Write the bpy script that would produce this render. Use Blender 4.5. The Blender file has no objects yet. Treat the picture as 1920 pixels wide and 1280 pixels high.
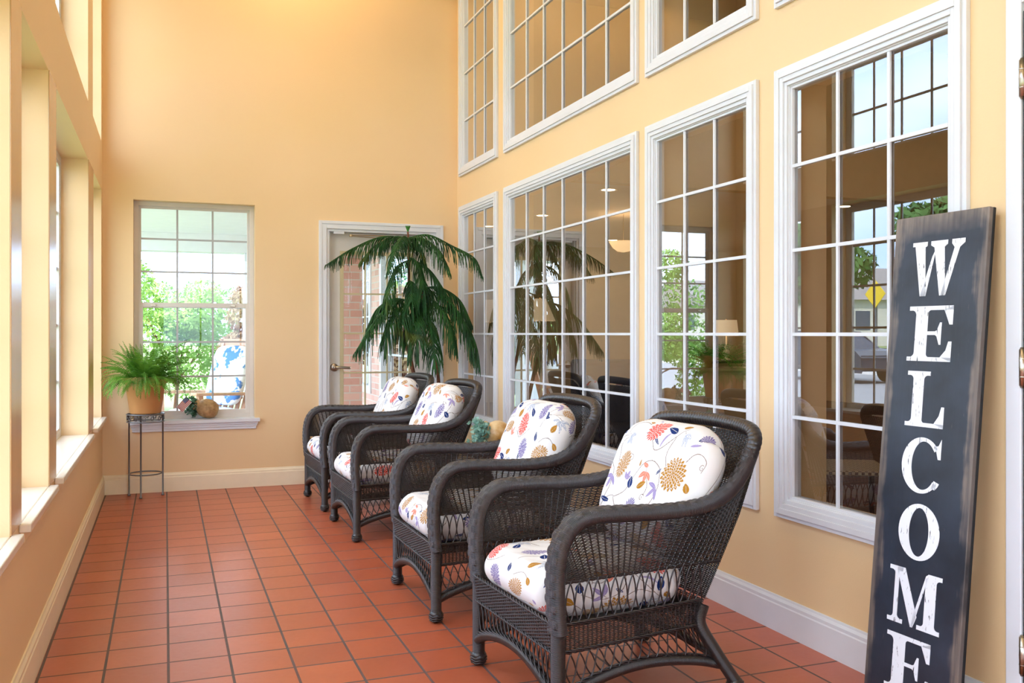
import bpy, bmesh, math, random
import numpy as np
from math import pi, sin, cos, radians
from mathutils import Vector, Matrix
random.seed(7); rng = np.random.default_rng(7)
SC = bpy.context.scene; COL = SC.collection

# ------------------------------------------------------------------ helpers
def mesh_np(name, V, F, uv=None, col=None, smooth=True):
    """V (n,3) float, F (m,4) int quads (a repeated last index makes a triangle is not allowed here)"""
    me = bpy.data.meshes.new(name)
    V = np.ascontiguousarray(V, dtype=np.float32); F = np.ascontiguousarray(F, dtype=np.int32)
    me.vertices.add(len(V)); me.vertices.foreach_set('co', V.ravel())
    k = F.shape[1]
    me.loops.add(F.size); me.loops.foreach_set('vertex_index', F.ravel())
    me.polygons.add(len(F)); me.polygons.foreach_set('loop_start', np.arange(0, F.size, k, dtype=np.int32))
    me.polygons.foreach_set('use_smooth', np.full(len(F), smooth))
    me.update(calc_edges=True)
    if uv is not None:
        u = me.uv_layers.new(name='UVMap'); u.data.foreach_set('uv', np.asarray(uv, dtype=np.float32)[F.ravel()].ravel())
    if col is not None:
        a = me.color_attributes.new(name='Col', type='FLOAT_COLOR', domain='POINT')
        c = np.ones((len(V), 4), dtype=np.float32); c[:, :3] = col; a.data.foreach_set('color', c.ravel())
    return me

class MB:
    """collects pieces of ONE mesh"""
    def __init__(s): s.v = []; s.f = []; s.uv = []; s.n = 0
    def add(s, V, F, uv=None):
        V = np.asarray(V, dtype=float).reshape(-1, 3); F = np.asarray(F, dtype=int)
        s.v.append(V); s.f.append(F + s.n); s.n += len(V)
        s.uv.append(np.zeros((len(V), 2)) if uv is None else np.asarray(uv).reshape(-1, 2)); return s
    def box(s, a, b, c, d, e, f):
        x0, x1, y0, y1, z0, z1 = a, b, c, d, e, f
        V = [(x0,y0,z0),(x1,y0,z0),(x1,y1,z0),(x0,y1,z0),(x0,y0,z1),(x1,y0,z1),(x1,y1,z1),(x0,y1,z1)]
        return s.add(V, [(0,3,2,1),(4,5,6,7),(0,1,5,4),(1,2,6,5),(2,3,7,6),(3,0,4,7)])
    def obox(s, M, sx, sy, sz):
        V = [M @ Vector((x*sx/2, y*sy/2, z*sz/2)) for x, y, z in ((-1,-1,-1),(1,-1,-1),(1,1,-1),(-1,1,-1),(-1,-1,1),(1,-1,1),(1,1,1),(-1,1,1))]
        return s.add([tuple(v) for v in V], [(0,3,2,1),(4,5,6,7),(0,1,5,4),(1,2,6,5),(2,3,7,6),(3,0,4,7)])
    def bar(s, p, q, w, h, up=(0,0,1)):
        p = Vector(p); q = Vector(q); d = (q-p); L = d.length; d.normalize(); u = Vector(up)
        x = d.cross(u)
        if x.length < 1e-4: x = d.cross(Vector((0,1,0)))
        x.normalize(); z = x.cross(d)
        M = Matrix((x, d, z)).transposed().to_4x4(); M.translation = (p+q)/2
        return s.obox(M, w, L, h)
    def tubes(s, P, N, ra, rb=None, S=6, cap=True, uvs=False, closed=False):
        """P (M,K,3) centre lines, N (M,K,3) or (3,) frame hints; ra along binormal, rb along N"""
        P = np.asarray(P, float)
        if P.ndim == 2: P = P[None]
        M, K, _ = P.shape
        T = np.gradient(P, axis=1) if not closed else (np.roll(P, -1, 1)-np.roll(P, 1, 1))
        T /= np.linalg.norm(T, axis=2, keepdims=True)+1e-12
        N = np.broadcast_to(np.asarray(N, float), P.shape).copy() if np.asarray(N).ndim != 3 else np.asarray(N, float).copy()
        N -= (N*T).sum(2, keepdims=True)*T; N /= np.linalg.norm(N, axis=2, keepdims=True)+1e-9
        B = np.cross(T, N)
        ra = np.broadcast_to(np.asarray(ra, float), (M, K)); rb = ra if rb is None else np.broadcast_to(np.asarray(rb, float), (M, K))
        a = np.arange(S)*2*pi/S
        V = P[:, :, None]+ra[:, :, None, None]*np.cos(a)[None, None, :, None]*B[:, :, None]+rb[:, :, None, None]*np.sin(a)[None, None, :, None]*N[:, :, None]
        m, k, j = np.meshgrid(np.arange(M), np.arange(K if closed else K-1), np.arange(S), indexing='ij')
        k2 = (k+1) % K; j2 = (j+1) % S
        F = np.stack([(m*K+k)*S+j, (m*K+k2)*S+j, (m*K+k2)*S+j2, (m*K+k)*S+j2], -1).reshape(-1, 4)
        uv = None
        if uvs:
            L = np.concatenate([np.zeros((M,1)), np.cumsum(np.linalg.norm(np.diff(P, axis=1), axis=2), axis=1)], 1)
            uv = np.stack([np.broadcast_to(L[:, :, None], (M,K,S)), np.broadcast_to((a/(2*pi))[None, None], (M,K,S))], -1).reshape(-1, 2)
        if cap and not closed and S in (4, 6, 8):
            e = []
            for mm in range(M):
                for kk, fl in ((0, 1), (K-1, 0)):
                    b = (mm*K+kk)*S
                    for q in range(1, S-2, 2):
                        t = (b, b+q, b+q+1, b+q+2); e.append(t if not fl else t[::-1])
            F = np.concatenate([F, np.array(e)])
        return s.add(V.reshape(-1, 3), F, uv)
    def tube(s, pts, r, S=8, n=(0.01, 0.02, 1), rb=None, uvs=False, closed=False, cap=True):
        return s.tubes(np.array(pts, float)[None], n, r, rb, S, cap, uvs, closed)
    def lathe(s, prof, S=24, o=(0,0,0), M=None):
        prof = np.array(prof, float); a = np.arange(S)*2*pi/S
        V = np.stack([prof[:, 0:1]*np.cos(a), prof[:, 0:1]*np.sin(a), np.broadcast_to(prof[:, 1:2], (len(prof), S))], -1).reshape(-1, 3)
        if M is not None: V = V @ np.array(M.to_3x3()).T
        V = V+np.array(o)
        k, j = np.meshgrid(np.arange(len(prof)-1), np.arange(S), indexing='ij'); j2 = (j+1) % S
        F = np.stack([k*S+j, k*S+j2, (k+1)*S+j2, (k+1)*S+j], -1).reshape(-1, 4)
        L = np.concatenate([[0], np.cumsum(np.linalg.norm(np.diff(prof, axis=0), axis=1))])
        uv = np.stack([np.broadcast_to(L[:, None], (len(prof), S)), np.broadcast_to((a/(2*pi))[None], (len(prof), S))], -1).reshape(-1, 2)
        return s.add(V, F, uv)
    def prism(s, pts, x0, x1, fn):
        """pts 2-D polygon, extruded from x0 to x1; fn(a,b,h)->3-D"""
        n = len(pts); V = [fn(a, b, h) for h in (x0, x1) for a, b in pts]
        F = [(i, (i+1) % n, n+(i+1) % n, n+i) for i in range(n)]
        for base, fl in ((0, 1), (n, 0)):
            for q in range(1, n-1, 2):
                t = (base, base+q, base+q+1, base+min(q+2, n-1)) if q+2 <= n-1 else None
                if t is None:
                    t = (base, base+q, base+q+1, base+q+1)
                F.append(((t[0],)+t[:0:-1] if t[2] != t[3] else (t[0], t[2], t[1], t[1])) if fl else t)
        return s.add(V, F)
    def build(s, name, mat, parent=None, smooth=True, bevel=0, col=None):
        V = np.concatenate(s.v); F = np.concatenate(s.f); uv = np.concatenate(s.uv)
        bad = (F[:, 2] == F[:, 3])
        if bad.any():
            me = bpy.data.meshes.new(name)
            me.from_pydata(V.tolist(), [], [tuple(f[:3]) if b else tuple(f) for f, b in zip(F.tolist(), bad)])
            me.polygons.foreach_set('use_smooth', np.full(len(me.polygons), smooth))
        else:
            me = mesh_np(name, V, F, uv, col, smooth)
        return link(name, me, mat, parent, bevel)

def link(name, me, mat, parent=None, bevel=0):
    o = bpy.data.objects.new(name, me); COL.objects.link(o)
    for m in (mat if isinstance(mat, (list, tuple)) else [mat]): me.materials.append(m)
    if parent: o.parent = parent
    if bevel:
        b = o.modifiers.new('bevel', 'BEVEL'); b.width = bevel; b.segments = 2; b.limit_method = 'ANGLE'
    return o
def tag(o, label=None, cat=None, group=None, kind=None):
    for k, v in (('label', label), ('category', cat), ('group', group), ('kind', kind)):
        if v: o[k] = v
    return o
def empty(name, loc=(0,0,0), rz=0):
    o = bpy.data.objects.new(name, None); COL.objects.link(o); o.location = loc; o.rotation_euler = (0, 0, rz); o.empty_display_size = .1
    return o
def struct(o): o['kind'] = 'structure'; return o
def copy_tree(o, parent=None):
    c = o.copy(); COL.objects.link(c)
    if parent: c.parent = parent
    for ch in list(o.children): copy_tree(ch, c)
    return c
def spline(pts, n):
    """Catmull-Rom through pts, resampled to n points evenly by length"""
    P = np.array(pts, float); Q = np.vstack([2*P[0]-P[1], P, 2*P[-1]-P[-2]]); out = []
    for i in range(1, len(Q)-2):
        t = np.linspace(0, 1, 24, endpoint=False)[:, None]; a, b, c, d = Q[i-1], Q[i], Q[i+1], Q[i+2]
        out.append(.5*((2*b)+(-a+c)*t+(2*a-5*b+4*c-d)*t*t+(-a+3*b-3*c+d)*t**3))
    out = np.vstack(out+[P[-1:]]); L = np.concatenate([[0], np.cumsum(np.linalg.norm(np.diff(out, axis=0), axis=1))])
    t = np.linspace(0, L[-1], n); return np.stack([np.interp(t, L, out[:, k]) for k in range(out.shape[1])], 1)

# ------------------------------------------------------------------ materials
def S2L(c):
    c = np.array(c, float)/255; return tuple(np.where(c <= .04045, c/12.92, ((c+.055)/1.055)**2.4))
class N:
    def __init__(s, name):
        s.m = bpy.data.materials.new(name); s.m.use_nodes = True; s.t = s.m.node_tree; s.n = s.t.nodes; s.l = s.t.links
        s.b = s.n['Principled BSDF']; s.out = s.n['Material Output']
    def node(s, ty, **kw):
        x = s.n.new(ty)
        for k, v in kw.items():
            if k.startswith('i_'):
                key = k[2:]; key = int(key) if key.isdigit() else key.replace('_', ' ')
                x.inputs[key].default_value = v
            else: setattr(x, k, v)
        return x
    def link(s, a, b): s.l.new(a, b)
    def math(s, op, a, b=None, c=None):
        x = s.n.new('ShaderNodeMath'); x.operation = op
        for i, v in enumerate((a, b, c)):
            if v is None: continue
            if hasattr(v, 'is_linked') or hasattr(v, 'links'): s.l.new(v, x.inputs[i])
            else: x.inputs[i].default_value = v
        return x.outputs[0]
    def mix(s, fac, a, b):
        x = s.n.new('ShaderNodeMix'); x.data_type = 'RGBA'
        for sock, v in ((x.inputs[0], fac), (x.inputs[6], a), (x.inputs[7], b)):
            if hasattr(v, 'links'): s.l.new(v, sock)
            elif sock == x.inputs[0]: sock.default_value = v
            else: sock.default_value = (*v[:3], 1)
        return x.outputs[2]
    def ramp(s, fac, p0, p1):
        x = s.n.new('ShaderNodeMapRange'); x.inputs['From Min'].default_value = p0; x.inputs['From Max'].default_value = p1
        s.l.new(fac, x.inputs[0]); return x.outputs[0]
    def noise(s, scale, detail=3, vec=None, rough=.5):
        x = s.node('ShaderNodeTexNoise'); x.inputs['Scale'].default_value = scale; x.inputs['Detail'].default_value = detail; x.inputs['Roughness'].default_value = rough
        if vec is not None: s.l.new(vec, x.inputs['Vector'])
        return x.outputs['Fac']
    def obj(s): return s.node('ShaderNodeTexCoord').outputs['Object']
    def mapped(s, vec, scale=(1,1,1), loc=(0,0,0)):
        x = s.node('ShaderNodeMapping'); x.inputs['Scale'].default_value = scale; x.inputs['Location'].default_value = loc
        s.l.new(vec, x.inputs['Vector']); return x.outputs[0]
    def bump(s, h, dist=.001, strength=1.0):
        x = s.node('ShaderNodeBump'); x.inputs['Distance'].default_value = dist; x.inputs['Strength'].default_value = strength
        s.l.new(h, x.inputs['Height']); s.l.new(x.outputs[0], s.b.inputs['Normal'])
    def set(s, col=None, rough=None, metal=None, spec=None, **kw):
        if col is not None:
            if hasattr(col, 'links'): s.l.new(col, s.b.inputs['Base Color'])
            else: s.b.inputs['Base Color'].default_value = (*col[:3], 1)
        if rough is not None:
            if hasattr(rough, 'links'): s.l.new(rough, s.b.inputs['Roughness'])
            else: s.b.inputs['Roughness'].default_value = rough
        if metal is not None: s.b.inputs['Metallic'].default_value = metal
        if spec is not None: s.b.inputs['Specular IOR Level'].default_value = spec
        return s
def simple(name, rgb, rough=.5, metal=0, var=.08, nscale=8, spec=None, bump=0, bscale=60):
    m = N(name); c = S2L(rgb); o = m.obj()
    f = m.noise(nscale, 3, o)
    m.set(m.mix(m.ramp(f, .3, .7), tuple(x*(1-var) for x in c), tuple(min(1, x*(1+var)) for x in c)), rough, metal, spec)
    if bump: m.bump(m.noise(bscale, 3, o), bump)
    return m.m

def wall_mat():
    m = N('wall_paint'); o = m.obj(); f = m.noise(1.3, 4, o); g = m.noise(160, 2, o)
    m.set(m.mix(m.ramp(f, .3, .7), S2L((232, 200, 153)), S2L((234, 203, 159))), .42, spec=.35)
    m.bump(g, .0006, .5); return m.m
def tile_mat():
    m = N('quarry_tile'); o = m.obj()
    v = m.mapped(o, loc=(-.0103-.0+.211*20, -3.756+.211*40, 0))
    b = m.node('ShaderNodeTexBrick'); b.offset = 0; b.squash = 1
    m.link(v, b.inputs['Vector']); b.inputs['Scale'].default_value = 1; b.inputs['Brick Width'].default_value = .211; b.inputs['Row Height'].default_value = .211
    b.inputs['Mortar Size'].default_value = .0048; b.inputs['Mortar Smooth'].default_value = .1; b.inputs['Bias'].default_value = 0
    b.inputs['Color1'].default_value = (*S2L((172, 85, 55)), 1); b.inputs['Color2'].default_value = (*S2L((189, 98, 64)), 1); b.inputs['Mortar'].default_value = (*S2L((72, 66, 66)), 1)
    n = m.noise(6, 5, o, .6); n2 = m.noise(45, 4, o, .6)
    c = m.mix(m.math('MULTIPLY', m.ramp(n, .35, .75), .35), b.outputs['Color'], S2L((150, 74, 52)))
    m.set(c, m.math('ADD', m.math('MULTIPLY', n2, .14), m.math('ADD', m.math('MULTIPLY', b.outputs['Fac'], .35), .27)), spec=.8)
    h = m.math('ADD', m.math('MULTIPLY', b.outputs['Fac'], -1), m.math('MULTIPLY', n2, .15)); m.bump(h, .0018, .8); return m.m
def glass_mat(name, tint=(.97, .985, .98), ior=1.5, boost=1.9):
    m = N(name); m.n.remove(m.b)
    ge = m.node('ShaderNodeNewGeometry'); vd = m.node('ShaderNodeVectorMath'); vd.operation = 'DOT_PRODUCT'; m.link(ge.outputs['Normal'], vd.inputs[0]); m.link(ge.outputs['Incoming'], vd.inputs[1])
    k5 = m.math('POWER', m.math('SUBTRACT', 1.0, m.math('ABSOLUTE', vd.outputs['Value'])), 5.0)
    r0 = ((ior-1)/(ior+1))**2; fr = m.math('ADD', m.math('MULTIPLY', k5, 1-r0), r0)     # Schlick, both faces of the sheet
    f = m.math('MINIMUM', m.math('MULTIPLY', fr, boost), 1.0)
    t = m.node('ShaderNodeBsdfTransparent'); t.inputs[0].default_value = (*tint, 1)
    g = m.node('ShaderNodeBsdfGlossy'); g.inputs['Roughness'].default_value = 0.0; g.inputs[0].default_value = (.95, .97, 1, 1)
    x = m.node('ShaderNodeMixShader'); m.link(f, x.inputs[0]); m.link(t.outputs[0], x.inputs[1]); m.link(g.outputs[0], x.inputs[2]); m.link(x.outputs[0], m.out.inputs[0])
    return m.m
def wicker_mat(name, winding=0, reed=False):
    m = N(name); o = m.obj(); f = m.noise(40, 3, o)
    c = m.mix(m.ramp(f, .3, .7), S2L((26, 21, 22)), S2L((42, 33, 33)))
    if reed:
        c = m.mix(m.ramp(f, .3, .7), S2L((38, 34, 36)), S2L((54, 47, 50)))  # arm windings lighter than other wicker: a lit look put into the colour
        a = m.node('ShaderNodeAttribute'); a.attribute_name = 'Col'
        c = m.mix(a.outputs['Fac'], c, S2L((14, 10, 10)))  # reed's own dark tone, deepened so slot shade sits in the colour
    m.set(c, .33, spec=.75)
    if winding:
        u = m.node('ShaderNodeTexCoord').outputs['UV']; sx = m.node('ShaderNodeSeparateXYZ'); m.link(u, sx.inputs[0])
        w = m.math('SINE', m.math('MULTIPLY', sx.outputs[0], 2*pi/winding)); m.bump(w, .0007, .8)
    return m.m
def vcol_mat(name, rough=.85):
    m = N(name); a = m.node('ShaderNodeAttribute'); a.attribute_name = 'Col'; m.set(a.outputs['Color'], rough, spec=.2)
    o = m.obj(); n = m.noise(900, 1, o); n2 = m.noise(9, 3, o)
    m.bump(m.math('ADD', m.math('MULTIPLY', n, .1), m.math('MULTIPLY', n2, 3)), .0022, .7); return m.m
def emis(name, rgb, s):
    m = N(name); m.set(rgb, .6); m.b.inputs['Emission Color'].default_value = (*rgb, 1); m.b.inputs['Emission Strength'].default_value = s; return m.m
def leaf_mat(name, a, b, c=None, rough=.5, sc=9, trans=.25):
    m = N(name); o = m.obj(); f = m.noise(sc, 3, o)
    col = m.mix(m.ramp(f, .35, .65), S2L(a), S2L(b))
    if c: col = m.mix(m.ramp(m.noise(3.1, 2, m.mapped(o, loc=(3, 1, 2))), .62, .72), col, S2L(c))
    m.set(col, rough, spec=.3)
    t = m.node('ShaderNodeBsdfTranslucent'); m.link(col, t.inputs[0])
    x = m.node('ShaderNodeMixShader'); x.inputs[0].default_value = trans; m.link(m.b.outputs[0], x.inputs[1]); m.link(t.outputs[0], x.inputs[2]); m.link(x.outputs[0], m.out.inputs[0])
    return m.m
def brick_mat():
    m = N('brick'); o = m.obj(); sx = m.node('ShaderNodeSeparateXYZ'); m.link(o, sx.inputs[0])
    cx = m.node('ShaderNodeCombineXYZ'); m.link(m.math('ADD', sx.outputs[0], sx.outputs[1]), cx.inputs[0]); m.link(sx.outputs[2], cx.inputs[1])
    b = m.node('ShaderNodeTexBrick'); m.link(cx.outputs[0], b.inputs['Vector']); b.inputs['Scale'].default_value = 1; b.inputs['Brick Width'].default_value = .21; b.inputs['Row Height'].default_value = .075
    b.inputs['Mortar Size'].default_value = .006; b.inputs['Color1'].default_value = (*S2L((206, 156, 144)), 1); b.inputs['Color2'].default_value = (*S2L((222, 182, 170)), 1); b.inputs['Mortar'].default_value = (*S2L((205, 195, 188)), 1)
    m.set(b.outputs['Color'], .85); return m.m

M_ = {}
M_['wall'] = wall_mat(); M_['tile'] = tile_mat()
M_['white'] = simple('white_trim_paint', (220, 222, 228), .35, var=.02, spec=.5)
M_['cream'] = simple('cream_baseboard_paint', (240, 226, 196), .35, var=.03, spec=.5)
M_['sill'] = simple('glossy_sill_paint', (238, 232, 222), .16, var=.02, spec=.6)
M_['bead'] = simple('glossy_corner_paint', (203, 160, 112), .22, var=.04, spec=.6)
M_['vinyl'] = simple('window_vinyl', (214, 208, 202), .4, var=.02)
M_['alu'] = simple('muntin_grey', (176, 176, 178), .4, var=.02)
M_['door'] = simple('door_paint', (214, 208, 200), .38, var=.02)
M_['beige'] = simple('beige_glazing_frame', (205, 190, 150), .4, var=.03)
M_['glass'] = glass_mat('clear_pane', boost=1.0); M_['glass_r'] = glass_mat('lobby_pane', (.80, .79, .78), 1.5, 4.2)
M_['nickel'] = simple('brushed_nickel', (190, 180, 165), .28, 1)
M_['brass'] = simple('aged_brass', (176, 150, 112), .3, 1)
M_['black_door'] = simple('dark_green_door_paint', (22, 34, 36), .3, var=.1)
M_['wicker'] = wicker_mat('wicker_strands'); M_['wound'] = wicker_mat('wound_reed', .0036); M_['arm'] = wicker_mat('woven_arm_reed', .0036, True)
M_['fabric'] = vcol_mat('floral_fabric')
M_['terracotta'] = simple('terracotta_planter', (205, 150, 92), .55, var=.1, nscale=5)
M_['iron'] = simple('grey_iron', (120, 122, 126), .4, .7)
M_['fern'] = leaf_mat('fern_leaf', (66, 120, 34), (122, 172, 62), rough=.5)
M_['pine'] = leaf_mat('pine_needles', (24, 62, 30), (44, 92, 38), (104, 112, 36), rough=.5, trans=.12)
M_['bark'] = simple('bark', (118, 74, 50), .8, var=.3, nscale=40, bump=.002)
M_['sage'] = leaf_mat('sage_leaf', (112, 158, 142), (168, 204, 190), rough=.6, sc=30)
M_['ceil'] = simple('ceiling_paint', (236, 230, 218), .8, var=.01)

# ------------------------------------------------------------------ camera
F_, CX, HY, H = 1720., 960., 625., 1.19
TH = math.atan(650/F_)
cd = bpy.data.cameras.new('camera'); cam = bpy.data.objects.new('camera', cd); COL.objects.link(cam)
cd.sensor_fit = 'HORIZONTAL'; cd.sensor_width = 36; cd.lens = 36*F_/1920
cd.shift_y = (HY-640)/1920; cd.clip_start = .02; cd.clip_end = 400
cam.location = (0, 0, H); cam.rotation_euler = (pi/2, 0, -TH); SC.camera = cam

# ------------------------------------------------------------------ room shell
XL, XR, YB, YF, ZC = -.434, 2.30, 7.39, -2.6, 4.55
TL, TR = .20, .20
def wall_grid(axis, pos0, pos1, a0, a1, z0, z1, holes):
    """solid wall with rectangular holes; only the boundary faces are made. axis 'x': wall normal along x"""
    A = sorted({a0, a1, *[h[0] for h in holes], *[h[1] for h in holes]}); Z = sorted({z0, z1, *[h[2] for h in holes], *[h[3] for h in holes]})
    solid = lambda i, j: 0 <= i < len(A)-1 and 0 <= j < len(Z)-1 and not any(h[0]-1e-6 <= (A[i]+A[i+1])/2 <= h[1] and h[2] <= (Z[j]+Z[j+1])/2 <= h[3] for h in holes)
    P = (lambda p, a, z: (p, a, z)) if axis == 'x' else (lambda p, a, z: (a, p, z))
    mb = MB()
    def q(*p): mb.add(p, [(0, 1, 2, 3)])
    for i in range(len(A)-1):
        for j in range(len(Z)-1):
            if not solid(i, j): continue
            b, c, d, e = A[i], A[i+1], Z[j], Z[j+1]
            q(P(pos0, b, d), P(pos0, c, d), P(pos0, c, e), P(pos0, b, e)); q(P(pos1, b, d), P(pos1, b, e), P(pos1, c, e), P(pos1, c, d))
            if not solid(i-1, j): q(P(pos0, b, d), P(pos0, b, e), P(pos1, b, e), P(pos1, b, d))
            if not solid(i+1, j): q(P(pos0, c, d), P(pos1, c, d), P(pos1, c, e), P(pos0, c, e))
            if not solid(i, j-1): q(P(pos0, b, d), P(pos1, b, d), P(pos1, c, d), P(pos0, c, d))
            if not solid(i, j+1): q(P(pos0, b, e), P(pos0, c, e), P(pos1, c, e), P(pos1, b, e))
    return mb
# left wall openings
LZ = (.572, 2.235); LZU = (2.585, 4.10)
LW = [(6.435, 7.27, 3), (4.30, 6.05, 6), (3.30, 4.055, 3), (2.30, 3.09, 3), (.20, 1.95, 6), (-1.9, -.15, 6)]
holes = [(a, b, *z) for a, b, _ in LW for z in (LZ, LZU)]
struct(wall_grid('x', XL-TL, XL, YF, YB, -.02, ZC, holes).build('wall_left', M_['wall'], smooth=False))
# right wall
RW = [(6.37, 7.30, 3), (4.22, 6.22, 6), (3.19, 4.13, 3), (2.125, 3.07, 3)]   # outer casing
CW = .075
RZ = (.46, 2.24); RZU = (2.49, 4.26)
holes = [(a+.05, b-.05, z[0]+.05, z[1]-.05) for a, b, _ in RW for z in (RZ, RZU)]
holes += [(0.95, 1.932, -.01, 2.13)]
struct(wall_grid('x', XR, XR+TR, YF, YB+.15, -.02, ZC, holes).build('wall_right', M_['wall'], smooth=False))
# back wall
BW = (-.223, .653, .535, 2.19); BD = (1.206, 2.112, -.02, 2.03)
struct(wall_grid('y', YB, YB+.15, XL-TL, XR, -.02, ZC, [BW, BD]).build('wall_back', M_['wall'], smooth=False))
struct(wall_grid('y', YF-.15, YF, XL-TL, XR+TR, -.02, ZC, [(-.1, 2.0, .0, 2.6)]).build('wall_front', M_['wall'], smooth=False))
struct(MB().box(XL-TL, XR, YF-.15, YB, -.06, 0).build('floor', M_['tile'], smooth=False))
struct(MB().box(XL-TL, XR+TR, YF-.15, YB+.15, ZC, ZC+.15).build('ceiling', M_['ceil'], smooth=False))
# baseboards: body plus moulded cap
def baseboard(name, p, q, inward, h, mat):
    p = Vector(p); q = Vector(q); n = Vector(inward)
    prof = [(0, 0), (.016, 0), (.016, h-.035), (.013, h-.03), (.013, h-.018), (.007, h-.008), (.005, h), (0, h)]
    mb = MB(); V = [tuple(e+n*a+Vector((0, 0, b))) for e in (p, q) for a, b in prof]; k = len(prof)
    mb.add(V, [(i, (i+1) % k, k+(i+1) % k, k+i) for i in range(k)]+[(0, 1, 2, 3), (0, 3, 4, 7), (4, 5, 6, 7)]+[(k+3, k+2, k+1, k), (k+7, k+4, k+3, k), (k+7, k+6, k+5, k+4)])
    return struct(mb.build(name, mat, smooth=False))
baseboard('baseboard_left', (XL, YF, 0), (XL, YB, 0), (1, 0, 0), .142, M_['cream'])
baseboard('baseboard_back', (XL, YB, 0), (1.135, YB, 0), (0, -1, 0), .142, M_['cream'])
baseboard('baseboard_back_corner', (2.18, YB, 0), (XR, YB, 0), (0, -1, 0), .142, M_['cream'])
baseboard('baseboard_right', (XR, 1.985, 0), (XR, YB, 0), (-1, 0, 0), .142, M_['white'])
baseboard('baseboard_right_front', (XR, YF, 0), (XR, .88, 0), (-1, 0, 0), .142, M_['white'])

# ------------------------------------------------------------------ windows
wn = [0]
def window_empty(loc):
    wn[0] += 1; return struct(empty('window_%d' % wn[0], loc))
def rect_frame(mb, A, Z, w, d0, d1, P):
    """rectangular ring: members of width w inside A x Z, depth d0..d1; P(d,a,z)"""
    def bx(a0, a1, z0, z1):
        V = [P(d, a, z) for d in (d0, d1) for a, z in ((a0, z0), (a1, z0), (a1, z1), (a0, z1))]
        mb.add(V, [(0, 1, 2, 3), (7, 6, 5, 4), (0, 4, 5, 1), (1, 5, 6, 2), (2, 6, 7, 3), (3, 7, 4, 0)])
    bx(A[0], A[0]+w, *Z); bx(A[1]-w, A[1], *Z); bx(A[0]+w, A[1]-w, Z[0], Z[0]+w); bx(A[0]+w, A[1]-w, Z[1]-w, Z[1])
def casing(mb, A, Z, P, w=CW, steps=((0, .018, 0, .22), (.22, .026, 0, .3), (.52, .021, 0, .26), (.78, .013, 0, .22))):
    """mitred moulded casing made of nested rings outside-in"""
    for f0, dep, _, fw in steps:
        a = w*f0; rect_frame(mb, (A[0]+a, A[1]-a), (Z[0]+a, Z[1]-a), w*fw+.0005, 0, dep, P)
def grid_bars(mb, A, Z, ca, cz, wbar, d0, d1, P):
    def bx(a0, a1, z0, z1, e=0):
        V = [P(d, a, z) for d in (d0-e, d1+e) for a, z in ((a0, z0), (a1, z0), (a1, z1), (a0, z1))]
        mb.add(V, [(0, 1, 2, 3), (7, 6, 5, 4), (0, 4, 5, 1), (1, 5, 6, 2), (2, 6, 7, 3), (3, 7, 4, 0)])
    for a in ca: bx(a-wbar/2, a+wbar/2, *Z)
    for z in cz: bx(A[0], A[1], z-wbar/2, z+wbar/2, .0006)
def pane(P, A, Z, d, mat, parent, name='pane', t=.004):
    # a single sheet: one surface so that light and reflections are counted once
    return MB().add([P(d, A[0], Z[0]), P(d, A[1], Z[0]), P(d, A[1], Z[1]), P(d, A[0], Z[1])], [(0, 1, 2, 3)]).build(name, mat, parent, smooth=False)
# right wall windows, moulded casings, white flat grille
for (a, b, nc) in RW:
    for Z, zr in ((RZ, [.862, 1.187, 1.516, 1.847]), (RZU, [2.942, 3.33, 3.72])):
        w = window_empty((XR, (a+b)/2, Z[0])); ox, oy, oz = w.location
        P = lambda d, y, z: (XR-d-ox, y-oy, z-oz)
        mb = MB(); casing(mb, (a, b), Z, P); mb.build('casing', M_['white'], w, smooth=False, bevel=.0015)
        A2 = (a+.052, b-.052); Z2 = (Z[0]+.052, Z[1]-.052)
        mb = MB(); rect_frame(mb, A2, Z2, .028, -.05, .004, P); rect_frame(mb, (A2[0]+.02, A2[1]-.02), (Z2[0]+.02, Z2[1]-.02), .018, -.045, -.002, P); mb.build('sash', M_['white'], w, smooth=False, bevel=.001)
        g0, g1 = a+.09, b-.09
        mb = MB(); grid_bars(mb, (g0-.004, g1+.004), (Z[0]+.086, Z[1]-.086), [g0+(g1-g0)*i/nc for i in range(1, nc)], zr, .013, -.012, -.004, P); mb.build('grille', M_['white'], w, smooth=False)
        pane(P, (g0-.006, g1+.006), (Z[0]+.084, Z[1]-.084), -.014, M_['glass_r'], w)
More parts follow.
